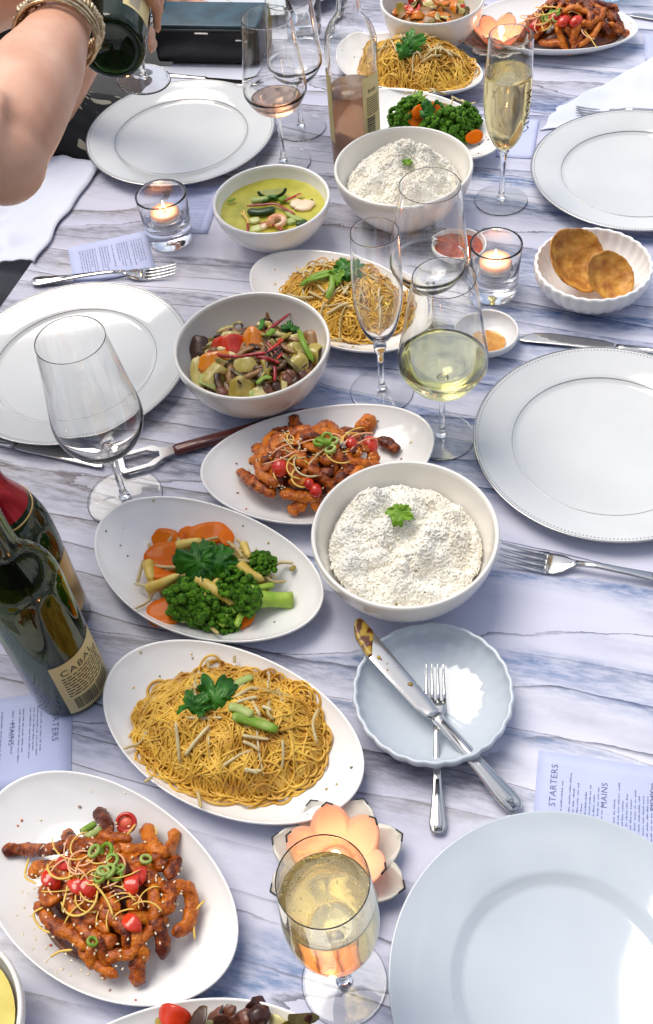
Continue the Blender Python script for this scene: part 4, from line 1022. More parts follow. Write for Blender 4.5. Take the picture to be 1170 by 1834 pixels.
def stemglass(loc, h, rim, belly, foot, zb, zw, label, cat='wine glass', liquid=None, level=None, name='wine_glass', group='stemmed glasses', th=.0008, tilt=None, bubbles=0, knob=False, bottom=.10, nfoot=1.):
    t = empty(name, loc)
    if tilt: t.rotation_euler = tilt
    tag(t, label, cat, group)
    H_ = h-zb
    if cat == 'champagne flute': tb_ = [(zb, .002), (zb+H_*.05, belly*.42), (zb+H_*.16, belly*.72), (zb+H_*.36, belly*.95), (zb+H_*.55, belly), (zb+H_*.8, (belly+rim)/2*1.0), (h, rim)]
    else: tb_ = [(zb, .002), (zb+H_*.015, belly*.30), (zb+H_*.08, belly*.68), (zb+H_*.20, belly*.93), (zw, belly), (zw+(h-zw)*.45, belly*.55+rim*.45), (h, rim)]
    out = smooth_tbl(tb_, 44)
    # inner wall: starts higher with glass bottom
    zi0 = zb+.004
    inn = [(zi0+(z-zb)*(h-zi0)/(h-zb), max(.0004, r-th)) for z, r in out]
    prof = [(0, zb-.0005)]+[(r, z) for z, r in out[:-1]]+[(rim, h-.0012), (rim, h-.0004), (rim-th*.2, h+.0001), (rim-th*.5, h+.0003), (rim-th*.8, h+.0001), (rim-th, h-.0004), (rim-th, h-.0012)]+[(r, z) for z, r in reversed(inn[:-1])]+[(0, zi0)]
    m = MB(); m.lathe(prof, 64); m.build('bowl', M['glass'], t, fix=True)
    sr = .0036; zs = zb-.0008
    sp = [(0, .0052), (sr*1.9, .0052), (sr*1.35, .009), (sr*1.05, .018), (sr*.92, zs*.5), (sr*1.0, zs*.8), (sr*1.5, zs-.004), (sr*1.9, zs-.0006), (0, zs-.0002)]
    if knob: sp = sp[:5]+[(sr*1.2, zs*.82), (sr*2.0, zs-.012), (sr*2.2, zs-.006), (sr*1.9, zs-.0006), (0, zs-.0002)]
    m = MB(); m.lathe([(r, z) for r, z in sp], 32); m.build('stem', M['glass'], t, fix=True)
    m = MB(); m.lathe([(0, .0050), (sr*1.9, .0048), (foot*.5, .0030), (foot*.9, .0021), (foot*.97, .0018), (foot*.99, .0016), (foot, .0010), (foot*.99, .0004), (foot*.97, .0003), (foot*.9, .0003), (foot*.5, .0010), (0, .0014)], 64); m.build('foot', M['glass'], t, fix=True)
    if liquid:
        lt = [(z, r+.00012) for z, r in inn if z < level]; rl = interp(inn, level)+.00012
        prof = [(0, zi0-.0001)]+[(r, z) for z, r in lt]+[(rl, level), (rl*.96, level-.0004), (rl*.8, level-.0007), (0, level-.0007)]
        m = MB(); m.lathe(prof, 64); m.build('wine', M[liquid], t, fix=True)
        if bubbles:
            m = MB()
            for k in range(bubbles):
                a = rnd.uniform(0, 2*pi); r = rl*sqrt(rnd.random())*.93 if rnd.random() < .8 else rl*.95; z = level-.0007+rnd.uniform(-.0003, .0004) if rnd.random() < .75 else rnd.uniform(zi0+.02, level)
                if z < level-.002: r = interp(inn, z)*sqrt(rnd.random())*.9
                m.sphere((r*cos(a), r*sin(a), z), rnd.uniform(.0003, .0008), 6, 4)
            stuff(m.build('bubbles', M['bubble'], t))
    return t
P0 = lambda x, y: (x, y, .0005)
stemglass(P0(-.229, .806), .244, .0352, .0485, .044, .084, .140, 'empty wine glass standing in front of the left plate')
stemglass(P0(.145, .843), .235, .0325, .0490, .039, .080, .128, 'white wine glass half filled between flute and right plate', liquid='whitewine', level=.125)
stemglass(P0(.158, 1.021), .222, .0350, .0465, .036, .080, .122, 'empty wine glass in front of the back rice bowl')
stemglass(P0(-.002, 1.446), .226, .0350, .0465, .0425, .083, .126, 'wine glass with a little rose by the far plate', liquid='rose', level=.106)
c_ = at(540, 230); stemglass((c_.x, c_.y, .0005), .205, .034, .042, .040, .078, .115, 'empty wine glass between rose glass and clear bottle')
stemglass(P0(.085, .929), .236, .0262, .0285, .039, .082, .15, 'empty champagne flute in front of the noodle platter', 'champagne flute', name='champagne_flute', knob=True)
stemglass(P0(.302, 1.285), .245, .0285, .0315, .038, .082, .15, 'full champagne flute standing left of the far right plate', 'champagne flute', name='champagne_flute', liquid='champagne', level=.197, bubbles=50)
stemglass(P0(-.031, .252), .235, .0315, .0350, .0355, .082, .15, 'full champagne flute seen from above beside the lotus candle', 'champagne flute', name='champagne_flute', liquid='champagne', level=.200, bubbles=170)
# glass being filled: held in the air over the far left plate
gl = ray(258, 143, 1.72)
stemglass(gl, .215, .033, .043, .040, .085, .125, 'wine glass held under the tipped green bottle', tilt=(radians(4), radians(6), 0))

# engraved lettering on the far flute
def text_geo(s, size, font_space=1.0):
    cu = bpy.data.curves.new('txt', 'FONT'); cu.body = s; cu.size = size; cu.align_x = 'CENTER'; cu.space_character = font_space; cu.resolution_u = 3
    o = bpy.data.objects.new('txt', cu); COL.objects.link(o)
    dg = bpy.context.evaluated_depsgraph_get(); dg.update(); me = bpy.data.meshes.new_from_object(o.evaluated_get(dg))
    v = np.array([list(p.co) for p in me.vertices]); f = [tuple(p.vertices) for p in me.polygons]
    bpy.data.objects.remove(o); bpy.data.curves.remove(cu); bpy.data.meshes.remove(me)
    return v, f
def wrap(v, R, a0, z0, rot90=False):
    """wrap flat text on a cylinder of radius R round z, centre angle a0"""
    x, y = (v[:, 0], v[:, 1]) if not rot90 else (v[:, 1], -v[:, 0])
    a = a0+x/R; return np.stack([R*np.cos(a), R*np.sin(a), z0+y], 1)

# ------------------------------------------------------------------ bottles
def bottle_profile(R, h, hs, rn, body):
    return [(0, .006), (R*.55, .003), (R*.80, .0), (R*.95, .002), (R, .008), (R, body), (R*.97, body+(hs-body)*.25), (R*.82, body+(hs-body)*.6), (R*.52, body+(hs-body)*.88), (rn*1.05, hs), (rn, hs+.02), (rn, h-.02), (rn*1.12, h-.018), (rn*1.12, h-.006), (rn*1.0, h)]
def smooth_prof(pr, n=3):
    return pr
def bottle(loc, R, h, hs, rn, body, glass, label, name='wine_bottle', cat='bottle', rot=None, wall=.0028, liquid=None, level=None):
    t = empty(name, loc)
    if rot is not None: t.rotation_euler = rot
    tag(t, label, cat)
    o_ = [(z, r) for r, z in bottle_profile(R, h, hs, rn, body)]
    sh = spline([(R, body-.02, 0), (R, body, 0), (R*.965, body+(hs-body)*.30, 0), (R*.80, body+(hs-body)*.58, 0), (R*.54, body+(hs-body)*.82, 0), (rn*1.12, hs, 0), (rn, hs+.025, 0), (rn, hs+.05, 0)], 30)
    out = [(0, .010), (R*.35, .008), (R*.62, .003), (R*.84, 0), (R*.96, .002), (R, .008), (R, body-.03)]+[(float(a[0]), float(a[1])) for a in sh]+[(rn, h-.022), (rn*1.14, h-.020), (rn*1.14, h-.006), (rn*.98, h)]
    inn = [(max(.0005, r-wall), z) for r, z in out[6:]][::-1]+[(R-wall, .016), (R*.85, .0075), (R*.6, .0085), (R*.3, .0135), (0, .0155)]
    m = MB(); m.lathe(out+inn, 72); b = m.build('glass_body', M[glass], t, fix=True)
    if liquid:
        lv = [(r+.0002, z) for r, z in inn[::-1] if z < level]
        m = MB(); m.lathe([(lv[0][0]*0, .0154)]+lv[1:]+[(R-wall+.0002, level), (0, level)], 72); m.build('wine', M[liquid], t, fix=True)
    return t
def label_patch(t, R, a0, a1, z0, z1, mt='label', name='label', off=.0003, parent=None):
    n = 24; v = []; f = []
    for i in range(n+1):
        a = a0+(a1-a0)*i/n
        for z in (z0, z1): v.append(((R+off)*cos(a), (R+off)*sin(a), z))
    for i in range(n): f.append((2*i, 2*i+2, 2*i+3, 2*i+1))
    for i in range(n+1):
        a = a0+(a1-a0)*i/n
        for z in (z0, z1): v.append(((R+off*.3)*cos(a), (R+off*.3)*sin(a), z))
    k = 2*(n+1)
    for i in range(n): f.append((k+2*i, k+2*i+1, k+2*i+3, k+2*i+2))
    m = MB(); m.add(v, f); return m.build(name, M[mt], parent or t)
def cyl_text(t, s, size, R, a0, z0, parent, mt='blackink', name='lettering', rot90=False, space=1.0):
    v, f = text_geo(s, size, space); m = MB(); m.add(wrap(v, R, a0, z0, rot90), f); return m.build(name, M[mt], parent, smooth=False)
def cyl_bars(t, R, rects, parent, mt='blackink', name='printed_lines'):
    m = MB()
    for (a0, a1, z0, z1) in rects:
        n = max(1, int(abs(a1-a0)/.12)); v = []; f = []
        for i in range(n+1):
            a = a0+(a1-a0)*i/n
            for z in (z0, z1): v.append((R*cos(a), R*sin(a), z))
        for i in range(n): f.append((2*i, 2*i+2, 2*i+3, 2*i+1))
        m.add(v, f)
    return m.build(name, M[mt], parent, smooth=False)

# near green bottle with cream back label
BF = at(128, 1226)
t = bottle((BF.x, BF.y, .0005), .0385, .315, .235, .0150, .165, 'greenglass', 'green wine bottle with a cream printed back label, nearest left', wall=.003)
R = .0385; A = math.atan2(-BF.y, -BF.x)            # angle of the bottle side that faces the camera
la = A+.50
lb = label_patch(t, R, la-.84, la+.84, .008, .092)
RT = R+.0006
cyl_text(t, 'CABAL', .0125, RT, la-.10, .0735, lb, name='lettering', space=1.15)
v, f = None, None
rr_ = random.Random(3); rects = []
for k in range(8):
    z = .0680-k*.0044; a = la-.66
    while a < la+.62:
        w = rr_.uniform(.06, .20); rects.append((a, min(a+w, la+.66), z, z+.0017)); a += w+.035
cyl_bars(t, RT, rects, lb)
rects = []; a = la-.60
while a < la+.02: w = rr_.choice((.010, .018, .028)); rects.append((a, a+w, .0135, .0325)); a += w+rr_.choice((.012, .02))
for k in range(6): rects.append((la+.08, la+.62, .014+k*.0034, .0155+k*.0034))
cyl_bars(t, RT, rects, lb, name='barcode')

# dark champagne bottle with red foil behind it
BC = at(92, 1108)
t = bottle((BC.x, BC.y, .0005), .0430, .315, .225, .0160, .125, 'darkgreen', 'dark green champagne bottle with red foil neck behind the labelled bottle', wall=.003)
sh = spline([(.0430*.80, .125+.1*.58, 0), (.0430*.54, .125+.1*.82, 0), (.016*1.12, .225, 0), (.016, .25, 0), (.016, .295, 0)], 14)
m = MB(); pr = [(float(a[0])+.0006, float(a[1])) for a in sh]; m.lathe(pr[1:]+[(.0185, .297), (.0185, .316), (0, .317)], 48); m.build('red_foil', M['foil'], t, fix=True)
m = MB(); zz = .183; m.lathe([(interp([(a[1], a[0]) for a in sh], .184)+.0006, .184), (interp([(a[1], a[0]) for a in sh], .1855)+.0008, .1855), (interp([(a[1], a[0]) for a in sh], .1855)+.0002, .1855), (interp([(a[1], a[0]) for a in sh], .184)+.0002, .184)], 48, closed=True); m.build('gold_band', M['goldfoil'], t, fix=True)
m = MB(); m.lathe([(.0337, .1795), (.0332, .1810), (.0326, .1810), (.0330, .1795)], 48, closed=True); m.build('gold_band', M['goldfoil'], t, fix=True)
Ac = math.atan2(-BC.y, -BC.x)
label_patch(t, .0430, Ac-1.0, Ac+1.25, .030, .112, 'goldfoil', 'gold_label')

# clear bottle of rose at the back
BR = at(640, 288)
t = bottle((BR.x, BR.y, .0005), .0372, .310, .235, .0150, .178, 'glass', 'clear glass bottle half full of rose wine at the back', wall=.0024, liquid='rosebottle', level=.120)
Ar = math.atan2(-BR.y, -BR.x)
lb = label_patch(t, .0372, Ar+.35, Ar+1.35, .052, .150); cyl_text(t, 'BABI', .0075, .0378, Ar+.78, .126, lb)
rects = []
for k in range(9): rects.append((Ar+.50, Ar+1.15, .092+k*.0032, .0932+k*.0032))
cyl_bars(t, .0378, rects, lb); rects = []; z = .062
while z < .088: w = rr_.choice((.0009, .0016, .0024)); rects.append((Ar+.50, Ar+.90, z, z+w)); z += w+.0012
cyl_bars(t, .0378, rects, lb, name='barcode')
label_patch(t, .0372, Ar-1.75, Ar-.95, .045, .150, name='front_label')

# bottle tipped over the glass, base towards the camera
b0 = ray(200, 88, 1.34)
ax = Vector((.06, .97, .02)).normalized()
q = ax.to_track_quat('Z', 'Y').to_euler()
t = bottle(b0, .0385, .300, .220, .0148, .150, 'darkgreen', 'dark green wine bottle tipped in the hand at the top left', rot=q, wall=.003)
mw = Matrix.Translation(b0) @ q.to_matrix().to_4x4(); inv = mw.inverted()
lc = inv @ ray(234, 0, 1.40); al = math.atan2(lc.y, lc.x)
lb = label_patch(t, .0385, al-.42, al+.62, .034, .115)
rects = []; z = .040
while z < .066: w = .0013; rects.append((al-.25, al+.12, z, z+w)); z += w+.0022
cyl_bars(t, .0391, rects, lb, name='barcode', mt='ink')

# etched letters on the full far flute
v, f = text_geo('MONARCH', .016, 1.0) if False else text_geo('MOVM', .019, 1.1)
fl = [o for o in bpy.data.objects if o.get('label', '').startswith('full champagne flute standing')][0]
m = MB(); Af = math.atan2(-fl.location.y, -fl.location.x); m.add(wrap(v, .0322, Af+.85, .150, True), f); m.build('etched_lettering', M['blackink'], fl, smooth=False)

# ------------------------------------------------------------------ candles
def flame(t, c, s=1.):
    m = MB(); m.lathe([(0, 0), (.0018*s, .002*s), (.0026*s, .005*s), (.0020*s, .009*s), (.0008*s, .013*s), (0, .016*s)], 12)
    m.v = [np.concatenate(m.v)+np.array(c)]; m.build('flame', M['flame'], t)
def candle_light(c, e, t):
    l = bpy.data.lights.new('candle_light', 'POINT'); l.energy = e; l.color = (1, .52, .24); l.shadow_soft_size = .006
    o = bpy.data.objects.new('candle_light', l); COL.objects.link(o); o.location = c; o.parent = t
def tealight(loc, R, h, label, wz=.032):
    t = empty('tealight_holder', loc); tag(t, label, 'candle holder', 'glass tealight holders')
    b = .026
    prof = [(0, .001), (R*.75, 0), (R*.90, .002), (R*.93, .012), (R*.95, h*.5), (R*1.0, h-.004), (R*1.0, h-.0015), (R*.985, h-.0003), (R*.965, h), (R*.945, h-.0003), (R*.93, h-.0015), (R*.928, h-.004), (R*.90, h*.6), (R*.84, b+.006), (R*.72, b), (R*.3, b-.004), (0, b-.004)]
    m = MB(); m.lathe(prof, 48); m.build('glass_cup', M['glass'], t, fix=True)
    m = MB(); m.lathe([(0, wz-.006), (.0208, wz-.006), (.0212, wz+.004), (.0216, wz+.004), (.0216, wz-.0065), (0, wz-.0065)], 40); c = m.build('metal_cup', M['alu'], t, fix=True)
    m = MB(); m.lathe([(0, wz+.006), (.010, wz+.0062), (.0203, wz+.0075), (.0206, wz-.0055), (0, wz-.0055)], 40); m.build('wax', M['wax'], t, fix=True)
    m = MB(); m.tube([(0, 0, wz+.005), (0, .0003, wz+.011)], .0006, 6); m.build('wick', M['wick'], t)
    flame(t, (0, 0, wz+.010), .9); candle_light((0, 0, wz+.022), .085, t)
    return t
w = at(306, 428); tealight((w.x, w.y, .0005), .0360, .076, 'lit tealight in a clear glass left of the curry bowl', .040)
w = at(884, 522); tealight((w.x, w.y, .0005), .0335, .078, 'lit tealight in a clear glass right of the wine glasses', .044)

def lotus(loc, rz, label, sc=1.0):
    t = empty('lotus_candle', loc, rz); tag(t, label, 'candle holder', 'lotus candle holders')
    def petal(a, r0, r1, w, z0, z1, mt, cup):
        n, k = 9, 7; v = []; f = []
        for i in range(n):
            s = i/(n-1); rr = r0+(r1-r0)*s; z = z0+(z1-z0)*s**cup
            ww = w*(sin(pi*min(1, .22+.78*s**1.25)))**.6*(1 if s < .98 else .15)
            for j in range(k):
                q = (j/(k-1)-.5)*2; x = rr-.25*ww*q*q*.3; y = ww*q; zz = z+.28*abs(q)**1.6*ww
                v.append((x*cos(a)-y*sin(a), x*sin(a)+y*cos(a), zz))
        for i in range(n-1):
            for j in range(k-1): f.append((i*k+j, i*k+j+1, (i+1)*k+j+1, (i+1)*k+j))
        m = MB(); m.add(v, f); o = m.build('petal', M[mt], t); s = o.modifiers.new('thick', 'SOLIDIFY'); s.thickness = .0022*sc; s.offset = 0
        # dark glazed tip
        e = [v[(n-2)*k+0]]+[v[(n-1)*k+j] for j in (0, 3, 6)]+[v[(n-2)*k+k-1]]; e[0] = tuple((a_+b_)/2 for a_, b_ in zip(e[0], e[1])); e[-1] = tuple((a_+b_)/2 for a_, b_ in zip(e[-1], e[-2]))
        mm = MB(); mm.tube(spline(e, 12), .0010*sc, 6); mm.build('dark_tip', M['petaltip'], o)
    for i in range(8): petal(i*pi/4+.2, .012*sc, .062*sc, .0215*sc, .006*sc, .020*sc, 'petal', 1.6)
    for i in range(6): petal(i*pi/3+.5, .012*sc, .045*sc, .0185*sc, .010*sc, .044*sc, 'petalin', 1.2)
    m = MB(); m.lathe([(0, .010*sc), (.016*sc, .010*sc), (.020*sc, .006*sc), (.018*sc, 0), (0, 0)], 32); m.build('base', M['petal'], t, fix=True)
    m = MB(); m.lathe([(0, .020*sc), (.015*sc, .021*sc), (.0155*sc, .0105*sc), (0, .0105*sc)], 32); m.build('wax', M['wax'], t, fix=True)
    flame(t, (0, 0, .022*sc), 1.); candle_light((0, 0, .036*sc), .045*sc, t)
w = at(607, 1560); lotus((w.x, w.y, .0005), .1, 'lotus shaped candle holder with black tipped petals behind the near champagne flute')
w = at(893, 92); lotus((w.x, w.y, .0005), .5, 'lotus shaped candle holder at the far end beside the stir fry bowl', 1.0)

# tumblers
def tumbler(loc, R, h, label, mt='glass'):
    m = MB(); m.lathe([(0, .001), (R*.8, 0), (R*.86, .003), (R*.998, h-.003), (R, h-.001), (R*.97, h), (R*.94, h-.001), (R*.938, h-.003), (R*.80, .014), (0, .012)], 48)
    return tag(m.build('water_tumbler', M[mt], loc=loc, fix=True), label, 'tumbler', 'water tumblers')
w = at(548, 62); tumbler((w.x, w.y, .0005), .033, .105, 'clear water tumbler behind the rose glass', 'glass')
w = at(1092, -8); tumbler((w.x, w.y, .0005), .030, .09, 'aqua tinted tumbler at the top right edge', 'blueglass')

# ------------------------------------------------------------------ cutlery
def strap(sections, n=10):
    """lofted bar along x: sections (x, width, thickness, z, ycentre)"""
    v = []; f = []
    for (x, w_, th, z, yc) in sections:
        for i in range(n):
            a = 2*pi*i/n; ca, sa = cos(a), sin(a)
            v.append((x, yc+w_/2*math.copysign(abs(ca)**.7, ca), z+th/2*math.copysign(abs(sa)**.9, sa)))
    m_ = len(sections)
    for j in range(m_-1):
        a = j*n; f += [(a+i, a+n+i, a+n+(i+1) % n, a+(i+1) % n) for i in range(n)]
    f.append(tuple(range(n))); f.append(tuple((m_-1)*n+n-1-i for i in range(n)))
    return v, f
def orient(t, a, b, rest_a=0, rest_b=0):
    a = Vector((a[0], a[1], rest_a)); b = Vector((b[0], b[1], rest_b)); d = b-a
    t.location = a; t.rotation_mode = 'QUATERNION'
    x = d.normalized(); y = Vector((0, 0, 1)).cross(x).normalized(); z = x.cross(y)
    t.rotation_quaternion = Matrix((x, y, z)).transposed().to_quaternion(); return d.length
def fork(hp, tp, label, za=.004, zb=.004, flip=1, L_=None):
    """hp handle end, tp tine tip (world xy)"""
    t = empty('fork'); d = orient(t, hp, tp, za, zb); t['g'] = 0; del t['g']
    tag(t, label, 'fork', 'silver forks'); k = (L_ or d)/.200
    hs = [(0, .004, .0016, .001, 0), (.001, .011, .0026, .001, 0), (.004, .0172, .0032, .001, 0), (.012, .0195, .0034, .001, 0), (.022, .0170, .0034, .0012, 0), (.050, .0110, .0034, .003, 0), (.080, .0078, .0036, .0055, 0), (.110, .0062, .0040, .007, 0), (.128, .0062, .0040, .0055, 0)]
    v, f = strap([(x*k, w_*k, th*k, z*k*flip, y) for x, w_, th, z, y in hs], 12); m = MB(); m.add(v, f); m.build('handle', M['steel'], t, fix=True)
    rs = [(.003, .0118, .0044, .0012, 0), (.010, .0142, .0046, .0012, 0), (.030, .0100, .0046, .0018, 0), (.060, .0060, .0046, .0042, 0)]
    v, f = strap([(x*k, w_*k*.8, th*k*1.05, z*k*flip, y) for x, w_, th, z, y in rs], 12); m = MB(); m.add(v, f); m.build('handle_ridge', M['steel'], t, fix=True)
    hd = [(.126, .0064, .0038, .0058, 0), (.132, .0110, .0030, .0035, 0), (.139, .0205, .0024, .0012, 0), (.147, .0246, .0022, -.0006, 0), (.155, .0252, .0021, -.0012, 0)]
    v, f = strap([(x*k, w_*k, th*k, z*k*flip, y) for x, w_, th, z, y in hd], 12); m = MB(); m.add(v, f); hdo = m.build('head', M['steel'], t, fix=True)
    for i in range(4):
        yc = (i-1.5)*.0070
        ts = [(.153, .0047, .0021, -.0011, yc), (.165, .0042, .0021, -.0010, yc*.98), (.180, .0034, .0019, .0008, yc*.96), (.193, .0027, .0016, .0036, yc*.94), (.1985, .0018, .0012, .0050, yc*.94), (.200, .0008, .0006, .0054, yc*.94)]
        v, f = strap([(x*k, w_*k, th*k, z*k*flip, y*k) for x, w_, th, z, y in ts], 8); m = MB(); m.add(v, f); m.build('tine', M['steel'], t, fix=True)
    return t
def knife(hp, tp, label, za=.004, zb=.004, dirty=False, side=1):
    t = empty('table_knife'); d = orient(t, hp, tp, za, zb); tag(t, label, 'knife', 'silver table knives'); k = d/.235
    hs = [(0, .006, .003, 0, 0), (.0015, .013, .005, 0, 0), (.005, .0180, .0062, 0, 0), (.015, .0195, .0070, 0, 0), (.040, .0160, .0075, 0, 0), (.075, .0125, .0078, 0, 0), (.100, .0115, .0080, 0, 0), (.108, .0125, .0080, 0, 0), (.112, .0120, .0070, 0, 0)]
    v, f = strap([(x*k, w_*k, th*k, z, y) for x, w_, th, z, y in hs], 14); m = MB(); m.add(v, f); m.build('handle', M['steel'], t, fix=True)
    rs = [(.004, .0130, .0082, 0, 0), (.015, .0140, .0086, 0, 0), (.050, .0100, .0090, 0, 0), (.104, .0074, .0092, 0, 0)]
    v, f = strap([(x*k, w_*k*.8, th*k, z, y) for x, w_, th, z, y in rs], 12); m = MB(); m.add(v, f); m.build('handle_ridge', M['steel'], t, fix=True)
    bs = [(.112, .0120, .0040, 0, 0), (.118, .0150, .0026, 0, -.0008*side), (.130, .0185, .0021, 0, -.0018*side), (.170, .0205, .0019, 0, -.0024*side), (.200, .0215, .0017, 0, -.0022*side), (.218, .0190, .0015, 0, -.0004*side), (.228, .0135, .0013, 0, .0022*side), (.2335, .0065, .0010, 0, .0046*side), (.235, .0015, .0006, 0, .0056*side)]
    v, f = strap([(x*k, w_*k, th*k, z, y*k) for x, w_, th, z, y in bs], 12); m = MB(); m.add(v, f); bl = m.build('blade', M['steel'], t, fix=True)
    if dirty:
        m = MB(); R_ = random.Random(5); v = []; f = []; n = 26
        c = [(x, y, w_) for x, w_, th, z, y in bs]
        xs = np.linspace(.196, .2335, n)
        for x in xs:
            w_ = interp([(a, b) for a, _, b in c], x)*.96; yc = interp([(a, b) for a, b, _ in c], x)
            lo = -1+(.9*max(0, 1-(x-.196)/.02)); 
            for q in (-1, -.5, 0, .5, 1):
                qq = q if side > 0 else q
                v.append((x*k, (yc+w_/2*max(q, -1+1.6*max(0, 1-(x-.196)/.018)))*k, .0016+.0003*R_.random()))
        for i in range(n-1):
            for j in range(4): f.append((i*5+j, i*5+j+1, (i+1)*5+j+1, (i+1)*5+j))
        m.add(v, f); o = m.build('sauce_smear', M['dirt'], bl); s = o.modifiers.new('t', 'SOLIDIFY'); s.thickness = .0004; s.offset = -1
        for (x, y, r) in ((.150, -.002, .0024), (.1515, -.0005, .0016), (.187, .004, .0010), (.180, .002, .0008), (.175, .006, .0010), (.190, .0045, .0022), (.171, -.004, .0006)):
            m = MB(); m.sphere((x*k, y*k, .0014), (r, r*.8, .0004), 8, 4); m.build('sauce_spot', M['dirt'], bl)
    return t
def W2(px, py, z=.004): w = at(px, py, z); return (w.x, w.y)
fork(W2(57, 505), W2(318, 486), 'fork lying across the menu card above the left plate')
fork(W2(1290, 1058), W2(891, 992), 'fork on the cloth below the beaded right plate')
fork(W2(1265, 190, .02), W2(1031, 186, .02), 'fork resting on the napkin behind the far right plate', .006, .006)
fork(W2(785, 1492, .008), W2(779, 1178, .036), 'fork in the scalloped dish lying under the knife', .0045, .0225)
knife(W2(930, 1448, .012), W2(632, 1113, .046), 'table knife with sauce on its tip resting over the scalloped dish', .0075, .0455, dirty=True, side=-1)
knife(W2(-115, 768), W2(188, 829), 'table knife left of the empty wine glass foot', side=-1)
knife(W2(1270, 642), W2(931, 602), 'table knife right of the amber dip dish', side=1)
knife(W2(1330, 62), W2(1128, 24), 'dark looking knife at the top right edge', side=1)
knife(W2(282, 134, .004), W2(470, 150, .004), 'knife lying between clutch and the plate in front of it', side=1)

# bottle opener
t = empty('bottle_opener'); hp = W2(560, 742); tp = W2(214, 836); d = orient(t, hp, tp, .006, .006); tag(t, 'steel bottle opener with red brown handle left of the mushroom bowl', 'bottle opener')
k = d/.215; SP = .155
v, f = strap([(0, .006, .006, 0, 0), (.002, .014, .010, 0, 0), (.010, .020, .012, 0, 0), (.06, .0165, .012, 0, 0), (.12, .0155, .0115, 0, 0), (SP-.004, .0150, .0105, 0, 0), (SP, .0125, .0085, 0, 0)], 14); m = MB(); m.add([(x*k, y, z) for x, y, z in v], f); m.build('handle', M['handle'], t, fix=True)
ol = [(SP-.002, -.0055), (SP+.012, -.0085), (SP+.020, -.0165), (.213, -.0165), (.215, -.012), (.215, .012), (.212, .0165), (SP+.024, .0165), (SP+.012, .0085), (SP-.002, .0055)]
il = [(SP+.016, -.0040), (SP+.022, -.0060), (SP+.028, -.0105), (.2065, -.0110), (.2085, -.0080), (.2085, .0080), (.2065, .0110), (SP+.030, .0105), (SP+.022, .0060), (SP+.016, .0040)]
v = []; f = []; n = len(ol)
for zz in (.0017, -.0017):
    for x, y in ol: v.append((x*k, y, zz))
    for x, y in il: v.append((x*k, y, zz))
for i in range(n-1+1):
    j = (i+1) % n
    f += [(i, j, n+j, n+i), (2*n+i, 3*n+i, 3*n+j, 2*n+j), (i, 2*n+i, 2*n+j, j), (n+i, n+j, 3*n+j, 3*n+i)]
m = MB(); m.add(v, f); o = m.build('opener_head', M['steel'], t, smooth=False, fix=True); bv = o.modifiers.new('b', 'BEVEL'); bv.width = .0007; bv.segments = 2
t.location.z = .0068

# ------------------------------------------------------------------ menu cards and napkins
def card(o_, ru, rv, W_, H_, label, heads=(), seed=0, lines=True, z=.0006):
    """o_ world origin (top-left of the text page), ru reading direction, rv downwards"""
    ru = Vector((ru[0], ru[1], 0)).normalized(); rv = Vector((rv[0], rv[1], 0)); rv = (rv-ru*(rv @ ru)).normalized()
    t = empty('menu_card', (o_[0], o_[1], z)); tag(t, label, 'menu card', 'printed menu cards')
    nx, ny = 8, 10; v = []; f = []
    def pt(a, b, dz=0):
        p = ru*a*W_+rv*b*H_; return (p.x, p.y, .0012*(abs(a-.5)*2)**3*(1 if seed % 2 else .4)+dz)
    for j in range(ny+1):
        for i in range(nx+1): v.append(pt(i/nx, j/ny))
    for j in range(ny):
        for i in range(nx): f.append((j*(nx+1)+i, j*(nx+1)+i+1, (j+1)*(nx+1)+i+1, (j+1)*(nx+1)+i))
    m = MB(); m.add(v, f); s = m.build('paper', M['paper'], t, fix=False).modifiers.new('t', 'SOLIDIFY'); s.thickness = .0004; s.offset = 0
    if not lines: return t
    R_ = random.Random(seed); m = MB(); used = []
    for (txt, b, a, size) in heads:
        tv, tf = text_geo(txt, size, 1.1); x0 = tv[:, 0].min()
        vv = []
        for q in tv: A_ = a+(q[0]-x0)/W_; B_ = b-q[1]/H_; vv.append(pt(A_, B_, .0005))
        mm = MB(); mm.add(vv, tf); mm.build('heading', M['ink'], t, smooth=False); used.append(b)
    b = .14
    while b < .94:
        if all(abs(b-.012-u) > .026 for u in used):
            a = .16; e = R_.uniform(.55, .85)
            while a < e:
                w_ = R_.uniform(.03, .09); q_ = a
                while q_ < a+w_:
                    lw = R_.choice((.0004, .0008, .0010))/W_; lh = R_.choice((.0009, .0010, .0014))/H_; m.add([pt(q_, b, .0005), pt(q_+lw, b, .0005), pt(q_+lw, b-lh, .0005), pt(q_, b-lh, .0005)], [(0, 1, 2, 3)]); q_ += lw+.0005/W_
                a += w_+.02
        b += .0036/H_ if R_.random() > .12 else .007/H_
    m.build('printed_lines', M['ink'], t, smooth=False)
    return t
def wv(a): return Vector((a[0], a[1], 0))
# right front card: text reads upwards in the picture
c0, c1, c2 = at(956, 1450), at(965, 1345), at(1170, 1391)
up = (c1-c0).normalized(); ln = (c2-c1).normalized()
o_ = c1-up*.105
card(o_, up, ln, .105, .148, 'menu card reading STARTERS, MAINS, SIDES above the blue grey plate', (('STARTERS', .125, .50, .0085), ('MAINS', .43, .56, .0078), ('SIDES', .72, .60, .0078)), 3)
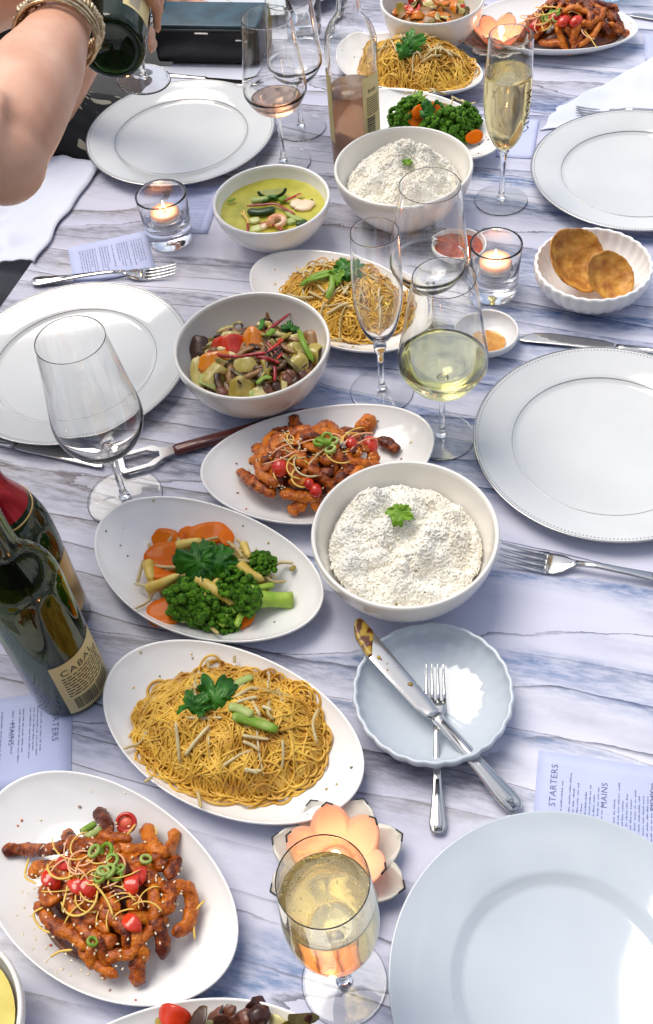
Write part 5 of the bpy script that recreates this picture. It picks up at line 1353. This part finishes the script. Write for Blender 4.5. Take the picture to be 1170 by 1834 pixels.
# left card under the green bottle (text the other way up)
d0, d1 = at(130, 1232), at(128, 1400); up = (d1-d0).normalized(); lf = (at(0, 1226)-d0).normalized()
card(d0, up, lf, .100, .148, 'menu card lying under the green wine bottle', (('STARTERS', .13, .14, .0090), ('MAINS', .42, .30, .0080)), 4)
e0, e1, e2 = at(262, 420), at(278, 494), at(122, 446)
card(e2, (at(135, 520)-e2), (e0-e2), .092, .115, 'menu card tucked between the fork and the left tealight', (), 5)
g0 = at(338, 332); card(at(400, 333), g0-at(400, 333), at(425, 440)-at(400, 333), .075, .118, 'menu card lying partly under the curry bowl', (), 6)
h0 = at(966, 216); card(h0, at(925, 214)-h0, at(936, 289)-h0, .055, .105, 'plain bluish menu card behind the full far flute', (), 7, lines=False)
h0 = at(1152, 62); card(h0, at(1250, 62)-h0, at(1152, 112)-h0, .09, .085, 'menu card at the far right edge', (), 8, lines=False)

def cloth_patch(name, label, corners, z0, nx=34, ny=34, amp=.006, seed=0, zf=None, mt='napkin'):
    a, b, c, d = [Vector((q.x, q.y, 0)) for q in corners]; v = []; f = []
    for j in range(ny+1):
        for i in range(nx+1):
            s, t_ = i/nx, j/ny; p = a*(1-s)*(1-t_)+b*s*(1-t_)+c*s*t_+d*(1-s)*t_
            q = p+Vector((noise.noise(Vector((s*3, t_*3, seed)))*.012, noise.noise(Vector((s*3, t_*3, seed+9)))*.012, 0))
            dz = amp*(.55+noise.noise(Vector((q.x*14, q.y*22, seed)))+.4*noise.noise(Vector((q.x*40, q.y*30, seed))))
            z = z0+max(0, dz); z = zf(q, z) if zf else z; v.append((q.x, q.y, z))
    for j in range(ny):
        for i in range(nx): f.append((j*(nx+1)+i, j*(nx+1)+i+1, (j+1)*(nx+1)+i+1, (j+1)*(nx+1)+i))
    m = MB(); m.add(v, f); o = m.build(name, M[mt], fix=True); s = o.modifiers.new('t', 'SOLIDIFY'); s.thickness = .0014; s.offset = 1
    sb = o.modifiers.new('s', 'SUBSURF'); sb.levels = 1; sb.render_levels = 1
    return tag(o, label, 'napkin', 'cloth napkins')
cloth_patch('napkin', 'pale napkin under the fork behind the far right plate', [at(965, 235), at(1010, 190), at(1200, 90), at(1240, 240)], .0014, amp=.006, seed=2)
def drape_patch():
    A_, B_, C_, D_ = at(186, 290, .004), at(62, 470, .004), at(-190, 488, -.15), at(-150, 270, -.15)
    nx = ny = 44; v = []; f = []
    for j in range(ny+1):
        for i in range(nx+1):
            s, t_ = i/nx, j/ny; p = A_*(1-s)*(1-t_)+B_*s*(1-t_)+C_*s*t_+D_*(1-s)*t_
            ins = (Vector((p.x, p.y, 0))-TO) @ TV
            z = p.z+.030*noise.noise(Vector((p.x*9, p.y*13, 4)))*min(1, t_*4)+.008*noise.noise(Vector((p.x*30, p.y*34, 8)))*min(1, t_*4)
            if ins > -.012: z = max(z, .004)
            v.append((p.x+.012*noise.noise(Vector((s*4, t_*4, 1))), p.y+.012*noise.noise(Vector((s*4, t_*4, 7))), z))
    for j in range(ny):
        for i in range(nx): f.append((j*(nx+1)+i, j*(nx+1)+i+1, (j+1)*(nx+1)+i+1, (j+1)*(nx+1)+i))
    m = MB(); m.add(v, f); o = m.build('napkin', M['napkin'], fix=True); s = o.modifiers.new('t', 'SOLIDIFY'); s.thickness = .0016; s.offset = 1
    tag(o, 'white napkin hanging over the left table edge below the elbow', 'napkin', 'cloth napkins')
drape_patch()

# clutch
ca, cb = at(283, 117), at(466, 121); ctr = (ca+cb)/2; dx = (cb-ca); Lc = dx.length; dn = Vector((-dx.y, dx.x, 0)).normalized()
t = empty('clutch_bag', (ctr.x, ctr.y, .0012), math.atan2(dx.y, dx.x)); tag(t, 'black clutch bag with a teal top behind the far left plate', 'bag')
def rbox(name, mt, cx, cy_, cz, sx, sy, sz, par, bev=.006):
    m = MB(); m.box((cx, cy_, cz), (sx, sy, sz)); o = m.build(name, M[mt], par, smooth=True); b = o.modifiers.new('b', 'BEVEL'); b.width = bev; b.segments = 3; return o
rbox('bag_body', 'leather', 0, .045, .032, Lc, .085, .060, t)
rbox('bag_top', 'teal', 0, .048, .0645, Lc*.99, .084, .006, t, .0025)
rbox('clasp', 'steel', Lc*.33, .0012, .045, .012, .002, .0025, t, .0006)
rbox('zip_pull', 'steel', -Lc*.02, .0012, .056, .024, .002, .0025, t, .0006)
w = at(360, 138); m = MB(); m.box((0, 0, 0), (.20, .05, .0016)); o = m.build('folded_napkin', M['napkin'], loc=(w.x, w.y, .0030), rot=(0, 0, math.atan2(dx.y, dx.x)), smooth=False); tag(o, 'folded white napkin strip in front of the clutch', 'napkin')

# ------------------------------------------------------------------ chairs at the left
def chair(loc, rz, label, seat_mt, zs=-.29, back=True):
    t = empty('dining_chair', (loc[0], loc[1], -.74), rz); tag(t, label, 'chair', 'chairs along the left side')
    h = zs+.74
    rbox('seat', seat_mt, 0, 0, h-.03, .44, .44, .06, t, .012)
    for sx in (-.19, .19):
        for sy in (-.19, .19): rbox('leg', seat_mt, sx, sy, (h-.06)/2, .035, .035, h-.062, t, .004)
    if back:
        rbox('back_rail', seat_mt, -.2, 0, h+.40, .03, .44, .10, t, .01); rbox('back_rail', seat_mt, -.2, 0, h+.22, .025, .44, .05, t, .008)
        for sy in (-.2, .2): rbox('back_post', seat_mt, -.2, sy, h+.22, .03, .03, .44, t, .005)
    return t
s_ang = TANG
ce = at(30, 484, -.19); cc_ = ce+TU*.21-TV*.20
chair((cc_.x, cc_.y), s_ang, 'white chair seat below the hanging napkin', 'chairwhite', zs=-.19, back=False)
cc_ = ce-TU*.30-TV*.22
chair((cc_.x, cc_.y), s_ang, 'black chair cushion beside the left plate', 'clothdark', zs=-.24, back=False)

# ------------------------------------------------------------------ people
def body_obj(name, mb, mt, parent, voxel=.005, smooth_it=4):
    o = mb.build(name, M[mt], parent)
    r = o.modifiers.new('r', 'REMESH'); r.mode = 'VOXEL'; r.voxel_size = voxel; r.use_smooth_shade = True
    s = o.modifiers.new('s', 'SMOOTH'); s.iterations = smooth_it; s.factor = .5
    return o
def hand(mb, wrist, palm_c, dirf, side, curl_pts, r=.008):
    """palm slab from wrist to palm_c plus finger chains (list of point lists)"""
    w, c = np.array(wrist), np.array(palm_c); mb.tube(spline([w, (w+c)/2, c, c+(c-w)*.25], 8), [.024, .025, .027, .031, .035, .037, .036, .028], 12, flat=.55, up=side)
    for k, pts in enumerate(curl_pts):
        n = 8; rr = [r*(1.12-.32*i/(n-1)) for i in range(n)]; rr[-1] *= .7
        mb.tube(spline(pts, n), rr, 8)
        mb.sphere(pts[-1], rr[-1]*1.15, 8, 6)
# person pouring
pr = empty('person', (-.75, .95, -.74)); tag(pr, 'person with bracelets on a bare arm pouring from the green bottle', 'person')
off = np.array((.75, -.95, .74))
EL = np.array(ray(5, 262, .92)); WR = np.array(ray(112, 40, 1.10)); HB = np.array(ray(215, -45, 1.27))
mb = MB()
SH = np.array((-.62, .78, .66))
fa = spline([EL, EL+(WR-EL)*.35+np.array((0, 0, .004)), EL+(WR-EL)*.7, WR], 16)
fr = [.037, .039, .0405, .0415, .042, .042, .0415, .0405, .0395, .0375, .0355, .0335, .0315, .0300, .0285, .0280]
mb.tube(fa+off, fr, 18, flat=.9)
mb.tube(spline([SH, SH*.5+EL*.5+np.array((.02, -.01, -.02)), EL], 12)+off, [.055, .056, .056, .055, .053, .051, .049, .047, .046, .045, .045, .043], 18)
mb.sphere(EL+off+np.array((-.002, -.010, -.006)), (.036, .036, .035), 16, 10)
# hand gripping the bottle from above
bax = np.array(ax); bc = lambda s_: np.array(b0)+bax*s_
camd = np.array((0, -.55, .83)); sidev = np.cross(bax, camd); sidev /= np.linalg.norm(sidev)
if sidev[0] < 0: sidev = -sidev
upv = np.cross(sidev, bax); upv /= np.linalg.norm(upv)
if upv[2] < 0: upv = -upv
RB = .0385+.009
PC = bc(.118)+(upv*.62-sidev*.78)*(RB+.006)
fing = []
for k, s_ in enumerate((.078, .098, .118, .138)):
    pts = []
    for a in (150, 115, 80, 48, 16, -12 if k else -25):
        ra = radians(a); pts.append(bc(s_+.004*k*(150-a)/160)+(upv*sin(ra)+sidev*cos(ra))*(RB+.001)+off)
    fing.append(pts)
th = [PC-upv*.01+off, bc(.085)-sidev*(RB+.003)-upv*.012+off, bc(.070)-sidev*(RB-.004)-upv*.026+off, bc(.062)-sidev*(RB*.75)-upv*.036+off]
hand(mb, WR+off, PC+off, None, np.cross(upv, bax), fing+[th], .0088)
# second forearm steadying the neck
E2 = np.array(ray(-150, 10, 1.18)); W2_ = np.array(ray(60, -25, 1.30)); N2 = bc(.235)
mb.tube(spline([E2, (E2+W2_)/2, W2_], 10)+off, [.046, .046, .045, .043, .041, .038, .036, .034, .032, .030], 16)
f2 = []
for k, s_ in enumerate((.205, .222, .240, .257)):
    f2.append([bc(s_)+(upv*sin(radians(a))*-1+-sidev*cos(radians(a)))*.026+off for a in (20, 60, 100, 140, 170)])
hand(mb, W2_+off, N2-sidev*.034-upv*.01+off, None, upv, f2, .008)
S2 = np.array((-.60, 1.12, .66)); mb.tube(spline([S2, S2*.5+E2*.5+np.array((-.02, 0, -.02)), E2], 10)+off, .048, 16)
# torso, neck, head
mb.tube(spline([(-.80, .95, -.05), (-.79, .95, .2), (-.76, .95, .45), (-.72, .95, .66), (-.71, .95, .73)], 12)+off, [.13, .13, .12, .115, .12, .13, .14, .145, .14, .12, .08, .06], 20, up=(1, 0, 0), flat=.72)
mb.tube(np.array([S2, (-.66, .95, .70), SH])+off, [.055, .062, .055], 14)
mb.tube(np.array([(-.70, .95, .70), (-.67, .95, .80)])+off, .05, 14)
hc = np.array((-.64, .95, .90)); mb.sphere(hc+off, (.092, .075, .115), 20, 14); mb.sphere(hc+off+np.array((.03, 0, -.05)), (.06, .055, .07), 14, 10)
mb.sphere(hc+off+np.array((.097, 0, -.012)), (.016, .010, .022), 8, 6)
for s_ in (-1, 1): mb.sphere(hc+off+np.array((-.005, .077*s_, -.01)), (.018, .008, .03), 8, 6)
bo = body_obj('body', mb, 'skin', pr, .0042, 5)
m = MB(); m.sphere(hc+off+np.array((-.022, 0, .022)), (.098, .086, .115), 20, 12); m.tube(spline([hc+(-.06, 0, 0), hc+(-.10, 0, -.1), hc+(-.10, 0, -.22)], 8)+off, [.07, .075, .075, .07, .06, .05, .04, .02], 12); body_obj('hair', m, 'hair', pr, .006, 3)
m = MB(); m.tube(spline([(-.80, .95, -.62), (-.80, .95, -.3), (-.80, .95, 0), (-.79, .95, .2), (-.76, .95, .45), (-.73, .95, .63)], 14)+off, [.24, .23, .21, .19, .175, .16, .145, .14, .14, .145, .155, .16, .16, .15], 22, up=(1, 0, 0), flat=.78); body_obj('black_top', m, 'black', pr, .008, 3)
for s_ in (-1, 1): m = MB(); m.sphere((-.02, .1*s_, .035), (.12, .045, .035), 12, 8); m.build('shoe', M['black'], pr)
for s_ in (-1, 1):
    for i, (yy, zz) in enumerate(((.030*s_, .012),)):
        m = MB(); m.sphere(hc+off+np.array((.079, yy, zz)), (.010, .014, .008), 8, 6); m.build('eye', M['chairwhite'], pr)
        m = MB(); m.sphere(hc+off+np.array((.0865, yy, zz)), (.004, .005, .005), 8, 6); m.build('iris', M['hair'], pr)
m = MB(); m.sphere(hc+off+np.array((.083, 0, -.052)), (.008, .022, .006), 10, 6); m.build('lips', M['chilliin'], pr)

# bracelets (top-level: worn things)
def arm_frame(s_):
    i = s_*(len(fa)-1); k = min(int(i), len(fa)-2); p = fa[k]+(fa[k+1]-fa[k])*(i-k); d_ = (fa[-1]-fa[-4]); d_ /= np.linalg.norm(d_); r = np.interp(i, range(len(fr)), fr); return p, d_, r
def ring_pts(p, d_, r, tilt=0., n=48, sag=0.):
    d_ = Vector(d_); a = d_.cross(Vector((0, 0, 1))).normalized(); b = d_.cross(a).normalized()
    return [np.array(Vector(p)+(a*cos(t_)+b*sin(t_)*.92)*r+d_*(tilt*cos(t_+.5)+sag*sin(t_))) for t_ in [2*pi*i/n for i in range(n)]]
def bracelet_plain(s_, rad, tilt, label, name='bangle', flat=1., clasp=False):
    p, d_, r = arm_frame(s_); t = empty(name, p); tag(t, label, 'bracelet', 'bracelets on the wrist')
    pts = ring_pts(p, d_, r+rad+.0042, tilt); v, f = tube_geo(pts+[pts[0]], rad, 8, False, flat); m = MB(); m.add(v-np.array(p), f); m.build('band', M['gold'], t)
    if clasp:
        for i in (30, 33, 36): m = MB(); m.sphere(np.array(pts[i])-np.array(p), .0034, 8, 6); m.build('bead', M['gold'], t)
bracelet_plain(.83, .0013, .004, 'thin gold bangle furthest down the forearm'); bracelet_plain(.855, .0022, .003, 'plain copper bangle second up the wrist with three small beads', clasp=True)
bracelet_plain(.885, .0030, .006, 'broad flat copper bangle below the beaded bracelet', flat=.5)
p, d_, r = arm_frame(.945); t = empty('beaded_bracelet', p); tag(t, 'chunky gold disc bead bracelet nearest the hand', 'bracelet', 'bracelets on the wrist')
pts = ring_pts(p, d_, r+.0062, .008, 62, .010)
dm = None
for i in range(62):
    a, b = Vector(pts[i]), Vector(pts[(i+1) % 62]); q = (b-a).to_track_quat('Z', 'Y')
    if dm is None:
        mm = MB(); mm.lathe([(0, -.0011), (.0045, -.0011), (.0054, -.0004), (.0054, .0004), (.0045, .0011), (0, .0011)], 12); dm = mm.mesh('disc_bead'); 
    o = link('disc_bead', dm, M['gold'], t); o.location = a-Vector(p); o.rotation_mode = 'QUATERNION'; o.rotation_quaternion = q; s_ = rnd.uniform(.85, 1.2); o.scale = (s_, s_, 1.25)

# seated person in the black floral dress
ps = empty('person', (-.52, 1.86, -.74)); tag(ps, 'seated person in a black dress with cream flowers beyond the pouring arm', 'person'); off = np.array((.52, -1.86, .74))
mb = MB(); tc_ = np.array((-.50, 1.86, 0))
mb.tube(spline([(-.56, 1.88, -.30), (-.52, 1.87, 0), (-.50, 1.86, .25), (-.49, 1.86, .33)], 10)+off, [.13, .125, .12, .12, .13, .135, .135, .12, .08, .05], 18, up=(1, 0, 0), flat=.75)
hc = np.array((-.44, 1.88, .56)); mb.tube(np.array([(-.49, 1.86, .30), (-.46, 1.87, .46)])+off, .05, 12); mb.sphere(hc+off, (.09, .075, .112), 18, 12); mb.sphere(hc+off+np.array((.092, 0, -.01)), (.016, .010, .02), 8, 6)
for s_ in (-1, 1): mb.sphere(hc+off+np.array((-.005, .077*s_, -.01)), (.018, .008, .03), 8, 6)
# near arm to the glass
GH = np.array(gl)+np.array((.004, .012, .062)); A0 = np.array((-.44, 1.70, .26)); A1 = np.array((-.40, 1.62, .03)); A2 = GH+np.array((-.060, .050, -.020))
mb.tube(spline([A0, A1, A2], 14)+off, [.045, .044, .042, .040, .040, .041, .040, .038, .036, .034, .031, .028, .026, .025], 14)
fg = []
for k in range(4):
    z = -.022+.016*k; fg.append([GH+np.array((-.034, .030, z))+off, GH+np.array((-.008, .034, z))+off, GH+np.array((.018, .016, z))+off, GH+np.array((.014, -.008, z))+off])
fg.append([GH+np.array((-.040, .010, .010))+off, GH+np.array((-.018, -.014, .022))+off, GH+np.array((.002, -.014, .026))+off])
hand(mb, A2+off, GH+np.array((-.030, .026, 0))+off, None, (0, 0, 1), fg, .0078)
# far arm resting on the table
B0, B1, B2 = np.array((-.42, 2.02, .25)), np.array((-.26, 2.02, .060)), np.array(at(338, 12, .035))
mb.tube(spline([B0, B1, B2], 12)+off, [.045, .044, .042, .040, .039, .038, .036, .034, .032, .030, .028, .026], 14)
bd = (B2-B1)/np.linalg.norm(B2-B1); sd2 = np.array((-bd[1], bd[0], 0)); pc = B2+bd*.05-np.array((0, 0, .008))
fg = [[pc+sd2*(k-1.5)*.017+off, pc+sd2*(k-1.5)*.019+bd*.035-np.array((0, 0, .003))+off, pc+sd2*(k-1.5)*.019+bd*(.065-.006*abs(k-1.4))-np.array((0, 0, .014))+off] for k in range(4)]
fg.append([B2+sd2*.02+bd*.015+off, B2+sd2*.045+bd*.04-np.array((0, 0, .01))+off, B2+sd2*.052+bd*.065-np.array((0, 0, .015))+off])
hand(mb, B2+off, pc+off, None, (0, 0, 1), fg, .0080)
body_obj('body', mb, 'skin', ps, .0046, 4)
m = MB(); m.sphere(hc+off+np.array((-.02, 0, .022)), (.097, .086, .112), 18, 12); m.tube(spline([hc+(-.05, 0, 0), hc+(-.09, 0, -.12), hc+(-.10, 0, -.26)], 8)+off, [.08, .08, .08, .075, .07, .06, .05, .03], 12); body_obj('hair', m, 'hair', ps, .007, 3)
for s_ in (-1, 1):
    m = MB(); m.sphere(hc+off+np.array((.077, .030*s_, .010)), (.010, .014, .008), 8, 6); m.build('eye', M['chairwhite'], ps)
m = MB(); m.sphere(hc+off+np.array((.080, 0, -.050)), (.008, .022, .006), 10, 6); m.build('lips', M['chilliin'], ps)
m = MB()
m.tube(spline([(-.57, 1.89, -.34), (-.53, 1.87, -.05), (-.50, 1.86, .2), (-.49, 1.86, .31)], 12)+off, [.20, .19, .17, .155, .15, .15, .155, .16, .16, .155, .14, .11], 22, up=(1, 0, 0), flat=.85)
for sy in (-.10, .10): m.tube(spline([(-.56, 1.86+sy, -.22), (-.38, 1.80+sy, -.21), (-.14, 1.74+sy, -.22)], 10)+off, [.125, .125, .12, .115, .11, .105, .10, .09, .085, .08], 16)
m.tube(spline([(-.40, 1.60, -.14), (-.44, 1.72, -.16), (-.45, 1.9, -.16)], 8)+off, [.10, .12, .13, .14, .14, .14, .13, .12], 16)
for (p0, p1, p2) in ((A0, (A0+A1)/2+np.array((-.01, 0, 0)), A1+(A2-A1)*.15), (B0, (B0+B1)/2, B1+(B2-B1)*.62)):
    m.tube(spline([np.array((-.49, 1.86, .24)), p0, p1, p2], 14)+off, [.07, .065, .062, .060, .058, .057, .056, .055, .054, .053, .052, .050, .048, .048], 16)
body_obj('floral_dress', m, 'dress', ps, .007, 4)
for sy in (-.1, .1):
    m = MB(); m.tube(spline([(-.14, 1.74+sy, -.24), (-.10, 1.73+sy, -.48), (-.12, 1.73+sy, -.70)], 8)+off, [.055, .055, .052, .050, .045, .04, .035, .03], 12); m.build('shin', M['skin'], ps)
    m = MB(); m.sphere(np.array((-.07, 1.73+sy, -.705))+off, (.12, .045, .033), 12, 8); m.build('shoe', M['black'], ps)
chair((-.60, 1.90), s_ang, 'white chair under the seated person in the floral dress', 'chairwhite', zs=-.34)
